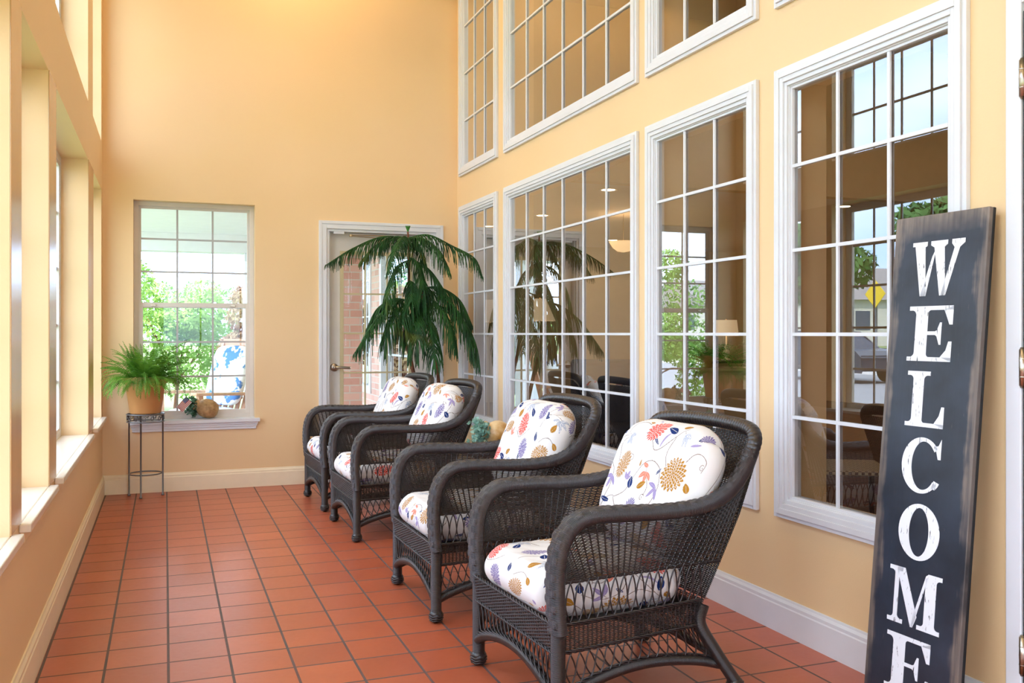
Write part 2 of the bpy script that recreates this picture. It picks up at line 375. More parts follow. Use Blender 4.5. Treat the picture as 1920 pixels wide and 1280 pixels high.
# left wall windows in deep reveals
for (a, b, nc) in LW:
    for Z, zr in ((LZ, [.905, 1.237, 1.57, 1.90]), (LZU, [2.965, 3.34, 3.72])):
        w = window_empty((XL, (a+b)/2, Z[0])); ox, oy, oz = w.location
        P = lambda d, y, z: (XL+d-ox, y-oy, z-oz)
        mb = MB(); rect_frame(mb, (a, b), Z, .045, -.19, -.145, P); rect_frame(mb, (a+.03, b-.03), (Z[0]+.03, Z[1]-.03), .03, -.175, -.150, P); mb.build('frame', M_['vinyl'], w, smooth=False, bevel=.001)
        mb = MB(); grid_bars(mb, (a+.05, b-.05), (Z[0]+.05, Z[1]-.05), [a+(b-a)*i/nc for i in range(1, nc)], zr, .018, -.172, -.164, P); mb.build('grille', M_['alu'], w, smooth=False)
        pane(P, (a+.055, b-.055), (Z[0]+.055, Z[1]-.055), -.168, M_['glass'], w)
        if Z is LZ:
            mb = MB(); mb.box(XL-.146-ox, XL+.0005-ox, a+.001-oy, b-.001-oy, Z[0]-.0-oz, Z[0]+.012-oz); mb.box(XL+.001-ox, XL+.035-ox, a-.035-oy, b+.035-oy, Z[0]-.014-oz, Z[0]+.012-oz)
            mb.build('sill', M_['sill'], w, smooth=False, bevel=.004)
            mb = MB(); mb.box(XL+.001-ox, XL+.016-ox, a-.02-oy, b+.02-oy, Z[0]-.05-oz, Z[0]-.0145-oz); mb.build('apron', M_['wall'], w, smooth=False, bevel=.004)
# glossy corner beads on the piers of the left wall
tn = [0]
for y0, y1 in ((6.05, 6.435), (4.055, 4.30), (3.09, 3.30), (1.95, 2.30)):
    tn[0] += 1
    t = MB().box(XL+.0005, XL+.004, y0+.0, y1-.0, LZ[0]+.013, LZ[1]).build('trim_%d' % tn[0], M_['bead'], smooth=False, bevel=.0015); struct(t)
# back window (double hung)
w = window_empty((.215, YB, .535)); ox, oy, oz = w.location
P = lambda d, x, z: (x-ox, YB+d-oy, z-oz)
a, b, z0, z1 = BW
mb = MB(); rect_frame(mb, (a, b), (z0, z1), .034, .075, .125, P); mb.build('frame', M_['vinyl'], w, smooth=False, bevel=.0015)
mb = MB(); rect_frame(mb, (a+.03, b-.03), (1.385, z1-.03), .022, .098, .118, P); up = mb.build('upper_sash', M_['vinyl'], w, smooth=False, bevel=.0015)
mb = MB(); rect_frame(mb, (a+.03, b-.03), (z0+.03, 1.425), .035, .078, .100, P); lo = mb.build('lower_sash', M_['vinyl'], w, smooth=False, bevel=.0015)
A = (a+.05, b-.05)
mb = MB(); grid_bars(mb, A, (1.40, z1-.05), [a+.05+(b-a-.1)*i/3 for i in (1, 2)], [1.66, 1.91], .014, .104, .110, P); mb.build('grille', M_['alu'], up, smooth=False)
mb = MB(); grid_bars(mb, (a+.06, b-.06), (z0+.06, 1.395), [a+.05+(b-a-.1)*i/3 for i in (1, 2)], [.86, 1.125], .014, .085, .091, P); mb.build('grille', M_['alu'], lo, smooth=False)
pane(P, A, (1.40, z1-.05), .107, M_['glass'], up); pane(P, (a+.06, b-.06), (z0+.06, 1.395), .088, M_['glass'], lo)
for x in (a+.14, b-.16):
    MB().box(x-ox-.018, x-ox+.018, .068, .0785, 1.398-oz, 1.412-oz).build('sash_lock', M_['nickel'], lo, bevel=.002, smooth=False)
mb = MB(); mb.box(a-.034-ox, b+.034-ox, -.048, -.001, -.026, .0); mb.box(a+.001-ox, b-.001-ox, -.002, .076, -.0, .004); mb.build('sill', M_['white'], w, smooth=False, bevel=.004)
mb = MB()
for f, (d, zt, zb) in enumerate(((.030, -.0265, -.045), (.024, -.045, -.062), (.018, -.062, -.082))): mb.box(a-.02-ox+.006*f, b+.02-ox-.006*f, -d, -.001, zb, zt)
mb.build('apron', M_['white'], w, smooth=False, bevel=.003)
# front wall entrance glazing (behind the camera)
w = window_empty((.95, YF, 0)); ox, oy, oz = w.location; P = lambda d, x, z: (x-ox, YF-d-oy, z-oz)
for Z in ((0.0, 2.6),):
    mb = MB(); rect_frame(mb, (-.1, 2.0), Z, .07, .03, .10, P); grid_bars(mb, (-.1, 2.0), Z, [.6, 1.3], [Z[0]+(Z[1]-Z[0])*i/3 for i in (1, 2)], .03, .05, .08, P); mb.build('frame', M_['white'], w, smooth=False)
    pane(P, (-.08, 1.98), (Z[0]+.02, Z[1]-.02), .06, M_['glass'], w)

# ------------------------------------------------------------------ doors
d = struct(empty('door_1', ((BD[0]+BD[1])/2, YB, 0))); ox = d.location.x; x0, x1 = BD[0]-ox, BD[1]-ox
mb = MB()
for (f0, dep, fw) in ((0, .018, .4), (.4, .014, .6)):
    W = .062; A_ = (x0-W+W*f0, x1+W-W*f0); t = 2.03+W-W*f0; w_ = W*fw
    mb.box(A_[0], A_[0]+w_, -dep, -.0005, .001, t); mb.box(A_[1]-w_, A_[1], -dep, -.0005, .001, t); mb.box(A_[0]+w_, A_[1]-w_, -dep, -.0005, t-w_, t)
mb.build('casing', M_['white'], d, smooth=False, bevel=.002)
mb = MB(); mb.box(x0, x0+.02, 0, .149, .001, 2.03); mb.box(x1-.02, x1, 0, .149, .001, 2.03); mb.box(x0+.02, x1-.02, 0, .149, 2.01, 2.03); mb.box(x0+.02, x0+.032, .02, .068, .001, 2.01); mb.box(x1-.032, x1-.02, .02, .068, .001, 2.01); mb.build('jamb', M_['white'], d, smooth=False)
gx0, gx1, gz0, gz1 = 1.350-ox, 1.900-ox, .22, 1.835
yy0, yy1 = .072, .112
leaf = MB()
L0, L1 = x0+.023, x1-.023
leaf.box(L0, gx0, yy0, yy1, .008, 2.007); leaf.box(gx1, L1, yy0, yy1, .008, 2.007); leaf.box(gx0, gx1, yy0, yy1, .008, gz0); leaf.box(gx0, gx1, yy0, yy1, gz1, 2.007)
leaf = leaf.build('door_leaf', M_['door'], d, smooth=False)
Pd = lambda dd, x, z: (x, dd, z)
mb = MB(); rect_frame(mb, (gx0-.025, gx1+.025), (gz0-.025, gz1+.025), .03, yy0-.012, yy0+.012, Pd); mb.build('glazing_bead', M_['beige'], leaf, smooth=False, bevel=.002)
mb = MB(); grid_bars(mb, (gx0, gx1), (gz0, gz1), [gx0+(gx1-gx0)*i/3 for i in (1, 2)], [.545, .869, 1.19, 1.513], .014, yy0+.002, yy0+.016, Pd); mb.build('grille', M_['beige'], leaf, smooth=False)
pane(Pd, (gx0, gx1), (gz0, gz1), yy0+.018, M_['glass'], leaf)
hx = L0+.05
h = MB(); h.lathe([(.0, 0), (.033, 0), (.033, .008), (.026, .014), (.0, .015)], 20, (hx, yy0, .915), Matrix.Rotation(pi/2, 4, 'X')).lathe([(.0, 0), (.011, 0), (.011, .05), (0, .05)], 12, (hx, yy0, .915), Matrix.Rotation(pi/2, 4, 'X'))
h.tube(spline([(hx, yy0-.048, .915), (hx+.03, yy0-.052, .917), (hx+.08, yy0-.05, .914), (hx+.125, yy0-.046, .911)], 14), .009, 8, rb=.011); h.build('lever_handle', M_['nickel'], leaf)
c = MB(); c.box(gx1-.27, gx1-.17, yy0-.04, yy0, 1.90, 1.96); c.bar((gx1-.19, yy0-.05, 1.965), (gx0+.05, yy0-.09, 1.975), .02, .006); c.bar((gx0+.05, yy0-.09, 1.982), (gx0+.38, -.02, 1.985), .02, .006); c.lathe([(0, 0), (.014, 0), (.014, .02), (0, .02)], 12, (gx0+.05, yy0-.09, 1.968)); c.build('door_closer', M_['brass'], d, smooth=False, bevel=.002)
MB().box(L0+.035, L0+.12, -.0, .03, 1.99, 2.0095).build('door_contact', M_['white'], d, smooth=False, bevel=.003)
# right door at the picture's edge
d = struct(empty('door_2', (XR, 1.44, 0))); y0, y1 = .95-1.44, 1.932-1.44
mb = MB(); mb.box(-.02, -.0005, y1, y1+.052, .001, 2.19); mb.box(-.02, -.0005, y0-.058, y0, .001, 2.19); mb.box(-.02, -.0005, y0, y1, 2.132, 2.19); mb.build('casing', M_['white'], d, smooth=False, bevel=.003)
mb = MB(); mb.box(.032, .199, y1-.018, y1, .001, 2.13); mb.box(0, .199, y0, y0+.018, .001, 2.13); mb.box(0, .199, y0, y1, 2.112, 2.13); mb.build('jamb', M_['white'], d, smooth=False)
lf = MB().box(-.016, .030, y0+.020, y1-.003, .008, 2.109).build('door_leaf', M_['black_door'], d, smooth=False, bevel=.003)
for z in (1.915, 1.093, .275):
    mb = MB(); mb.lathe([(0, -.058), (.005, -.058), (.007, -.052), (.0085, -.052), (.0085, .052), (.007, .052), (.005, .058), (0, .058)], 14, (-.022, y1-.006, z))
    for q in (-.026, 0, .026): mb.lathe([(.0092, q-.001), (.0092, q+.001)], 14, (-.022, y1-.006, z))
    mb.box(-.0215, -.018, y1-.034, y1+.002, z-.05, z+.05); mb.build('hinge', M_['nickel'], d)

# ------------------------------------------------------------------ floral pattern, worked out point by point
FL = {'orange': S2L((214, 60, 34)), 'ochre': S2L((172, 120, 36)), 'purple': S2L((108, 92, 152)), 'navy': S2L((20, 46, 104)), 'coral': S2L((232, 132, 108)),
      'lav': S2L((152, 136, 182)), 'slate': S2L((112, 136, 174)), 'vine': S2L((112, 84, 66)), 'base': S2L((226, 223, 222))}
TP, TQ = .62, .56
def floral(p, q):
    n = len(p); C = np.empty((n, 3), np.float32); C[:] = FL['base']
    def sel(cx, cy, R):
        dx = (p-cx+TP/2) % TP-TP/2; dy = (q-cy+TQ/2) % TQ-TQ/2
        k = np.nonzero((np.abs(dx) < R) & (np.abs(dy) < R))[0]; return k, dx[k], dy[k]
    def vine(pts, w=.0012, end=0):
        P = spline(pts, 26); c = P.mean(0); R = np.abs(P-c).max()+.006
        k, dx, dy = sel(c[0], c[1], R)
        if not len(k): return
        P = P-c; best = np.full(len(k), 9.)
        for a, b in zip(P[:-1], P[1:]):
            ab = b-a; t = np.clip(((dx-a[0])*ab[0]+(dy-a[1])*ab[1])/(ab@ab+1e-12), 0, 1)
            best = np.minimum(best, np.hypot(dx-a[0]-t*ab[0], dy-a[1]-t*ab[1]))
        C[k[best < w]] = FL['vine']
    def curl(cx, cy, r, a0=0, turn=1, sgn=1):
        t = np.linspace(0, 1, 12); a = a0+sgn*t*2*pi*turn; rr = r*(1-t*.85)
        vine(np.stack([cx+rr*np.cos(a), cy+rr*np.sin(a)], 1), .0009)
    def petal(k, dx, dy, cx, cy, a, L, w, col, full=.8, bend=0):
        ca, sa = math.cos(a), math.sin(a); x = ((dx-cx)*ca+(dy-cy)*sa)/L; y = -(dx-cx)*sa+(dy-cy)*ca
        y = y-bend*L*np.clip(x, 0, 1)*(1-np.clip(x, 0, 1))*4
        m = (x > 0) & (x < 1); prof = np.zeros_like(x); prof[m] = np.sin(pi*x[m]**full)**.75*w
        hit = m & (np.abs(y) < prof); C[k[hit]] = col; return x, y, hit, prof
    def flower(cx, cy, rx, ry, rot, col):
        rx *= 1.22; ry *= 1.22
        k, dx, dy = sel(cx, cy, max(rx, ry)*1.25)
        if not len(k): return
        cr, sr = math.cos(rot), math.sin(rot); X = (dx*cr+dy*sr)/rx; Y = (-dx*sr+dy*cr)/ry
        rings = [(1.0, 20, .42), (.84, 18, .38), (.67, 15, .34), (.5, 12, .30), (.34, 8, .26), (.18, 5, .2)]
        m0 = np.hypot(X, Y) < .62; C[k[m0]] = FL[col]
        for i, (r, cnt, L) in enumerate(rings):
            for j in range(cnt):
                a = 2*pi*(j+.5*(i % 2))/cnt+.2; bx, by = (r-L)*math.cos(a), (r-L)*math.sin(a)+.10*(1-r)
                w = .95*pi*(r-L*.4)/cnt
                petal(k, X, Y, bx, by, a, L*1.13, w*1.08+.012, FL['base']); petal(k, X, Y, bx, by, a, L*1.03, max(w*.98-.004, .02), FL[col] if isinstance(col, str) else col)
    def leaf(cx, cy, a, L, w, col, style='solid', bend=0):
        L *= 1.18; w *= 1.2
        k, dx, dy = sel(cx, cy, L*1.15)
        if not len(k): return
        x, y, hit, prof = petal(k, dx, dy, 0, 0, a, L, w, FL[col], .8, bend)
        if style == 'solid': C[k[hit & (np.abs(y) < .0007) & (x < .85) & (x > .08)]] = FL['base']
        elif style == 'veined':
            s_ = hit & (np.abs(y) < prof-.0009)
            v = np.abs(((y/np.maximum(prof, 1e-4))*2.2+.5) % 1-.5) > .14
            C[k[s_ & v]] = np.array(FL['base'])*.8+np.array(FL[col])*.2
        elif style == 'soft': C[k[hit & (np.abs(y) < .0006) & (x < .8)]] = np.array(FL[col])*.5+np.array(FL['base'])*.5
    def spray(cx, cy, a, col, style, L=.036, w=.0068, n=3, sp=.75):
        vine([(cx-math.cos(a)*L*.5, cy-math.sin(a)*L*.5), (cx, cy), (cx+math.cos(a)*L*.4, cy+math.sin(a)*L*.4)], .0007)
        for i in range(n): leaf(cx, cy, a+(i-(n-1)/2)*sp, L*(1.1 if i == n//2 else .95), w, col, style, .05*(i-(n-1)/2))
    # vines
    vine([(.02, .30), (.05, .36), (.10, .46), (.18, .50), (.24, .49)]); vine([(.12, .46), (.10, .41), (.115, .36), (.13, .33)])
    vine([(.28, .44), (.32, .40), (.36, .41), (.42, .46), (.46, .50)]); vine([(.42, .455), (.40, .40), (.42, .35), (.44, .33)])
    vine([(.17, .20), (.24, .24), (.28, .33), (.34, .36), (.40, .33), (.42, .26), (.39, .19)]); curl(.20, .355, .014, 2, 1.1, -1)
    vine([(.33, .30), (.355, .27), (.35, .235)]); curl(.345, .225, .014, .6, 1.2, 1)
    vine([(.06, .10), (.10, .17), (.15, .20), (.19, .18), (.22, .15)]); vine([(.40, .13), (.45, .19), (.52, .22), (.58, .23)])
    vine([(.27, .10), (.31, .12), (.36, .14)]); vine([(.52, .38), (.56, .42), (.60, .40), (.59, .36)]); curl(.585, .375, .013, 1, 1.1, 1)
    vine([(.07, .33), (.11, .30), (.12, .24), (.10, .18)]); curl(.055, .235, .013, 0, 1.2, 1); vine([(.46, .06), (.50, .03), (.55, .05), (.59, .09)]); vine([(.10, .03), (.15, .06), (.20, .04)])
    # leaves
    leaf(.075, .455, 2.4, .046, .011, 'navy'); spray(.135, .445, -.9, 'slate', 'veined'); leaf(.235, .455, .5, .055, .007, 'navy', bend=-.25)
    leaf(.335, .42, 1.9, .055, .006, 'navy', bend=.3); leaf(.35, .41, 1.0, .062, .0042, 'lav', 'soft', .15); leaf(.415, .475, 2.9, .05, .0115, 'navy')
    spray(.465, .475, -.7, 'slate', 'veined'); leaf(.425, .50, .6, .034, .010, 'ochre', 'soft'); leaf(.245, .50, 2.9, .026, .0055, 'ochre', 'soft'); leaf(.27, .52, 2.2, .018, .005, 'lav', 'soft')
    spray(.325, .315, -1.6, 'coral', 'soft', .038, .0068, 3, .9); leaf(.33, .335, 2.9, .032, .0065, 'coral', 'soft'); leaf(.385, .315, 1.0, .026, .005, 'navy'); leaf(.27, .33, 1.4, .022, .004, 'ochre', 'soft')
    spray(.215, .275, 1.3, 'lav', 'soft', .026, .006, 3, .8); spray(.405, .27, -2.3, 'lav', 'soft', .04, .0068, 3, 1.1); leaf(.255, .245, 1.7, .038, .0115, 'navy'); leaf(.30, .255, .6, .04, .0105, 'ochre', 'soft')
    leaf(.385, .185, 3.0, .034, .0125, 'navy'); leaf(.40, .125, 1.0, .042, .0125, 'ochre', 'soft'); spray(.20, .155, -1.5, 'slate', 'veined', .045, .0075, 5, .75)
    leaf(.13, .165, 2.7, .044, .0125, 'navy'); leaf(.15, .09, .95, .042, .0115, 'ochre', 'soft'); spray(.115, .275, -1.9, 'lav', 'soft', .04, .0068, 3, 1.0); spray(.055, .32, -1.4, 'coral', 'soft', .036, .006, 3, .8)
    spray(.50, .20, -1.0, 'slate', 'veined', .045, .0075, 4, .8); leaf(.57, .14, 2.4, .045, .011, 'navy'); leaf(.53, .45, .3, .04, .006, 'lav', 'soft'); leaf(.575, .49, 1.6, .042, .010, 'navy')
    leaf(.30, .03, .3, .05, .008, 'navy', bend=.3); leaf(.22, .02, 2.4, .034, .0095, 'ochre', 'soft'); spray(.40, .035, 1.2, 'coral', 'soft', .034, .006, 3, .9); leaf(.06, .03, 1.9, .04, .009, 'navy'); leaf(.56, .28, 2.0, .03, .009, 'ochre', 'soft')
    # flowers
    flower(.295, .475, .052, .030, .62, 'orange'); flower(.165, .325, .046, .028, 1.35, 'ochre'); flower(.475, .33, .052, .050, .5, 'ochre'); flower(.285, .165, .046, .027, 1.15, 'purple')
    flower(.035, .18, .042, .026, 1.2, 'purple'); flower(.50, .095, .050, .034, 1.9, 'orange'); flower(.13, .545, .044, .030, .3, 'ochre'); flower(.59, .545, .042, .030, 2.0, 'purple'); flower(.345, .07, .036, .024, .4, 'ochre')
    return C

def cushion(name, a, b, c, R, res, bulge, off, parent, M=None, flip=False):
    """soft rounded cushion with half sizes a (x) b (y) c (z), plan corners R; the print runs over the edges"""
    Vs, Ps = [], []
    r = c*.96; Fs = []; n0 = 0
    def grid(nu, nv): 
        u, v = np.meshgrid(np.linspace(-1, 1, nu), np.linspace(-1, 1, nv), indexing='ij'); return u.ravel(), v.ravel()
    na, nb, nc = [max(6, int(2*x/res)) for x in (a, b, c)]
    for face in range(6):
        ax = face//2; s = 1 if face % 2 == 0 else -1
        if ax == 0: u, v = grid(nb, nc); X = np.full_like(u, s*a); Y = u*b; Z = v*c; pq = (s*(a+c-Z), Y) ; nu, nv = nb, nc
        elif ax == 1: u, v = grid(na, nc); X = u*a; Y = np.full_like(u, s*b); Z = v*c; pq = (X, s*(b+c-Z)); nu, nv = na, nc
        else: u, v = grid(na, nb); X = u*a; Y = v*b; Z = np.full_like(u, s*c); pq = (X, Y) if s > 0 else (X+.3, Y+.2); nu, nv = na, nb
        Vs.append(np.stack([X, Y, Z], 1)); Ps.append(np.stack(pq, 1))
        i, j = np.meshgrid(np.arange(nu-1), np.arange(nv-1), indexing='ij'); q = n0+i*nv+j
        f = np.stack([q, q+nv, q+nv+1, q+1], -1).reshape(-1, 4)
        if (s > 0) == (ax == 1): f = f[:, ::-1]
        Fs.append(f); n0 += nu*nv
    V = np.concatenate(Vs); Pq = np.concatenate(Ps); F = np.concatenate(Fs)
    key = np.round(V*1e5).astype(np.int64); _, first, inv = np.unique(key, axis=0, return_index=True, return_inverse=True)
    inv = inv.ravel(); V = V[first]; Pq = Pq[first]; F = inv[F]
    q = V; inn = np.clip(q, [-(a-r), -(b-r), -(c-r)], [a-r, b-r, c-r]); d = q-inn
    L = np.linalg.norm(d, axis=1, keepdims=True); mx = np.abs(d).max(1, keepdims=True)
    V2 = np.where(L > 1e-9, inn+d/np.maximum(L, 1e-9)*np.minimum(mx, r)*1.0, q)
    X, Y = V2[:, 0].copy(), V2[:, 1].copy(); dx = np.abs(X)-(a-R); dy = np.abs(Y)-(b-R); m = (dx > 0) & (dy > 0)
    f = np.maximum(dx[m], dy[m])/np.hypot(dx[m], dy[m]); X[m] = np.sign(X[m])*(a-R+dx[m]*f); Y[m] = np.sign(Y[m])*(b-R+dy[m]*f)
    sx, sy = np.clip(1-(X/a)**2, 0, 1), np.clip(1-(Y/b)**2, 0, 1)
    Z = V2[:, 2]*(1+bulge*np.sqrt(sx*sy))*(0.80+.20*np.minimum(1, 3*np.minimum(sx, sy)))
    wob = .0022*(np.sin(X*37+Y*9+off[0]*40)*np.sin(Y*31-X*13+off[1]*50))+.0012*np.sin(X*90+Y*60)
    V3 = np.stack([X, Y, Z+wob*np.sign(Z)*np.sqrt(sx*sy)], 1)
    col = floral(off[0]+Pq[:, 1]*(-1), off[1]+Pq[:, 0])
    if M is not None: V3 = V3 @ np.array(M.to_3x3()).T+np.array(M.translation)
    me = mesh_np(name, V3, F, None, col, True); return link(name, me, M_['fabric'], parent)

# ------------------------------------------------------------------ wicker armchair, local x = depth towards the back, y = width, z = up
def weave(mb, Pf, nrm, ns, nt, r=.0019, rs=.0023, amp=.0021, S=4, dbl=True):
    """Pf(s,t)->(...,3) surface; stakes along t, weavers along s passing over and under them"""
    s = np.linspace(0, 1, 2*ns+1)
    t = (np.arange(nt)+.5)/nt
    Sg, Tg = np.meshgrid(s, t); base = Pf(Sg, Tg); nn = nrm(Sg, Tg)
    i = np.arange(2*ns+1)[None]; j = np.arange(nt)[:, None]
    o = np.where(i % 2 == 1, amp*np.where(((i//2)+j) % 2 == 0, 1, -1), 0)
    mb.tubes(base+nn*o[..., None], nn, r, r*.85, S, False)
    st = (np.arange(ns)+.5)/ns; tt = np.linspace(0, 1, max(5, nt//4)); Sg, Tg = np.meshgrid(st, tt, indexing='ij')
    mb.tubes(Pf(Sg, Tg), nrm(Sg, Tg), rs*1.5 if dbl else rs, rs*.7, S, False)
def lattice(mb, Pf, nrm, n, lean=.9, r=.0023, S=6, bow=.004):
    """crossing strands from t=0 (bottom) to t=1 (top)"""
    t = np.linspace(0, 1, 7)
    for sg in (1, -1):
        c = (np.arange(n)+.5)/n; s = c[:, None]+sg*lean/n*(t[None]-.5)+sg*.12/n*np.sin(2*pi*t[None]); s = np.clip(s, .004, .996)
        Tg = np.broadcast_to(t, s.shape); nn = nrm(s, Tg); mb.tubes(Pf(s, Tg)+nn*(sg*.0022), nn, r, r, S, False)
def braid(mb, pts, r, S=6, n=None, closed=False, amp=None, pitch=.02, strands=3):
    P = spline(pts, n or 60); L = np.concatenate([[0], np.cumsum(np.linalg.norm(np.diff(P, axis=0), axis=1))])
    m = max(20, int(L[-1]/pitch*6)); t = np.linspace(0, L[-1], m); P = np.stack([np.interp(t, L, P[:, k]) for k in range(3)], 1)
    T = np.gradient(P, axis=0); T /= np.linalg.norm(T, axis=1, keepdims=True); U = np.array([.05, .02, 1.]); A = np.cross(T, U); A /= np.linalg.norm(A, axis=1, keepdims=True); B = np.cross(T, A)
    amp = amp or r*1.3
    for k in range(strands):
        a = 2*pi*t/pitch/2+k*2*pi/strands
        mb.tubes((P+A*(amp*np.cos(a))[:, None]+B*(amp*np.sin(a))[:, None])[None], (.3, .1, 1), r, r, S, False)
HWD = .31
def v_side(x, z): return HWD-.055*np.clip(x/.55, 0, 1)*np.clip((.66-z)/.35, 0, 1)
RIM = [(0, .298), (-.006, .36), (-.010, .44), (-.004, .52), (.018, .582), (.062, .624), (.12, .637), (.22, .636), (.34, .630), (.45, .630), (.54, .640), (.605, .664), (.655, .702), (.695, .752), (.722, .805)]
RIMP = spline([(x, z) for x, z in RIM], 240)
UBACK = lambda z: .545+.39*(z-.26)
def make_chair(label, fine, off):
    root = empty('wicker_armchair'); tag(root, label, 'armchair', 'dark wicker armchairs with floral cushions')
    Wk = M_['wicker']
    for sg in (1, -1):
        # side weave (upper, dense) and open lattices
        pre = RIMP[(RIMP[:, 1] > .50) | (RIMP[:, 0] > .1)]
        Lr = np.concatenate([[0], np.cumsum(np.linalg.norm(np.diff(pre, axis=0), axis=1))]); Lr /= Lr[-1]
        def top(s): return np.interp(s, Lr, pre[:, 0]), np.interp(s, Lr, pre[:, 1])-.012
        def Pside(s, t, z0=.445):
            s = np.asarray(s, float); s2 = .035+.965*s
            tx, tz = top(s); bx = .012+s*(UBACK(z0)-.012); tx = np.maximum(tx, .012)+.0*s
            x = bx+(tx-bx)*t; z = z0+(tz-z0)*t
            return np.stack([x, sg*v_side(x, z), z], -1)
        nrm = lambda s, t: np.broadcast_to(np.array([.05, sg, .12]), (*np.broadcast(s, t).shape, 3))
        mb = MB(); weave(mb, Pside, nrm, 31, 38)
        braid(mb, [tuple(Pside(np.array(q), np.array(0.))-np.array([0, 0, .003])) for q in np.linspace(0, 1, 12)], .0022, 5, pitch=.03)
        mb.build('side_panel', Wk, root)
        def Pl(s, t): x = .01+s*(UBACK(.36)-.03); z = .318+(.447-.318)*t; return np.stack([x+0*t, sg*v_side(x, z), z+0*s], -1)
        def arch_z(s): return .105+.055*np.sin(pi*np.clip(s, 0, 1))**.8
        def xb(s, z): return .01+s*(np.where(z > .26, UBACK(z), .545+(.26-z)*.62)-.02)
        def Pl2(s, t): z = arch_z(s)+(.24-arch_z(s))*t; x = xb(s, z); return np.stack([x, sg*v_side(x, z), z], -1)
        mb = MB(); lattice(mb, Pl, nrm, 17, 1.15, r=.0026); mb.build('side_lattice', Wk, root)
        mb = MB(); lattice(mb, Pl2, nrm, 16, 1.5, r=.0026); mb.build('skirt_lattice', Wk, root)
        def Pb(s, t): z = .238+.078*t; x = s*UBACK(.28); return np.stack([x+0*t, sg*(v_side(x, z)+.004), z+0*s], -1)
        mb = MB(); weave(mb, Pb, nrm, 34, 14)
        for zz in (.318, .236): braid(mb, [(x, sg*(v_side(np.array(x), zz)+.006), zz) for x in np.linspace(0, .55, 10)], .0032, 5, pitch=.035)
        mb.build('seat_band', Wk, root)
        # arched lower rail
        pts = [(xb(np.array(s), arch_z(s)), sg*v_side(np.array(xb(np.array(s), arch_z(s))), arch_z(s)), arch_z(s)-.012) for s in np.linspace(0.0, 1., 16)]
        pts = [(float(p[0]), float(p[1]), float(p[2])) for p in pts]
        mb = MB(); mb.tube(spline(pts, 60), .0165, 12, uvs=True); mb.build('lower_rail', M_['wound'], root)
        mb = MB(); braid(mb, [(p[0], p[1], p[2]+.017) for p in pts], .0026, 5, pitch=.045, amp=.005); mb.build('rail_braid', Wk, root)
        # arm: broad woven reed band that becomes the back edge
        P2 = spline([(x, z) for x, z in RIM], 520); L = np.concatenate([[0], np.cumsum(np.linalg.norm(np.diff(P2, axis=0), axis=1))])
        P3 = np.stack([P2[:, 0], sg*(HWD+.004*np.sin(pi*np.clip(L/L[-1], 0, 1))), P2[:, 1]], 1)
        K = len(P3); Sn = 56
        T = np.gradient(P3, axis=0); T /= np.linalg.norm(T, axis=1, keepdims=True); Bv = np.array([0, 1., 0]); Nn = np.cross(T, Bv); Nn /= np.linalg.norm(Nn, axis=1, keepdims=True)
        if Nn[K//2, 2] < 0: Nn = -Nn
        wv = np.interp(L, [0, .30, .38, .62, L[-1]], [.040, .042, .040, .026, .024]); hv = np.interp(L, [0, .3, L[-1]], [.023, .024, .024])
        a = np.arange(Sn)*2*pi/Sn; ca, sa = np.cos(a), np.sin(a)
        ex = np.sign(ca)*np.abs(ca)**.85; ey = np.sign(sa)*np.abs(sa)**.85
        cx = np.broadcast_to(ex, (K, Sn)); acr = cx*wv[:, None]
        # reeds weave over the windings in staggered columns on the outer face
        disp = np.zeros((K, Sn)); reed = np.zeros((K, Sn)); Lg = L[:, None]+0*acr; outer = (ey[None] > -.1)
        for ci, cpos in enumerate((-.62, -.21, .21, .62)):
            wide = np.interp(L, [0, .40, .60, 9], [1, 1, 0, 0])[:, None] if ci in (0, 3) else 1
            d = np.abs(cx-cpos)/.13; ph = (Lg/.046+.5*(ci % 2)) % 1
            m = (d < 1) & (ph < .42) & outer & (wide > .5)
            e = np.minimum(np.minimum(ph, .42-ph)*30, (1-d)*3); disp = np.where(m, -.0006+.0006*np.clip(e, 0, 1), disp); reed = np.where(m, 1, reed)
            m2 = (d < 1.15) & (ph >= .42) & outer; disp = np.where(m2 & ~m, .0034*np.sin(pi*np.clip((ph-.42)/.58, 0, 1))**.6, disp)
        rr = 1+disp/.024
        V = P3[:, None]+Bv*(acr*rr)[..., None]+Nn[:, None]*(ey[None]*hv[:, None]*rr)[..., None]
        k, j = np.meshgrid(np.arange(K-1), np.arange(Sn), indexing='ij'); j2 = (j+1) % Sn
        Fc = np.stack([k*Sn+j, k*Sn+j2, (k+1)*Sn+j2, (k+1)*Sn+j], -1).reshape(-1, 4)
        uv = np.stack([Lg, np.broadcast_to(a/(2*pi), (K, Sn))], -1).reshape(-1, 2)
        me = mesh_np('arm', V.reshape(-1, 3), Fc, uv, np.repeat(reed.reshape(-1, 1), 3, 1)); link('arm', me, M_['arm'], root)
        # legs with ball feet
        def leg(path, rad):
            lg = MB(); lg.tube(spline(path, 30), rad, 14, n=(.02, 1, .02), uvs=True); lg = lg.build('leg', M_['wound'], root)
            fx, fy, _ = path[-1]; f = MB(); a_ = np.linspace(-.5*pi, .5*pi, 13)
            f.lathe([(max(.0001, .0285*math.cos(q)**.7), .027+.0265*math.sin(q)) for q in a_[:-1]]+[(0.0001, .0535)], 18, (fx, fy, 0))
            q = np.linspace(0, 2*pi, 25)
            for hgt, ra in ((.012, .0255), (.021, .0285), (.030, .0285), (.039, .0255)):
                f.tube([(fx+ra*math.cos(u), fy+ra*math.sin(u), hgt+.002*math.sin(6*u)) for u in q[:-1]], .0032, 5, closed=True)
            f.build('foot', M_['wicker'], lg)
        leg([(0.0, sg*HWD, .31), (0, sg*HWD, .2), (0, sg*HWD, .1), (0, sg*HWD, .045)], .0225)
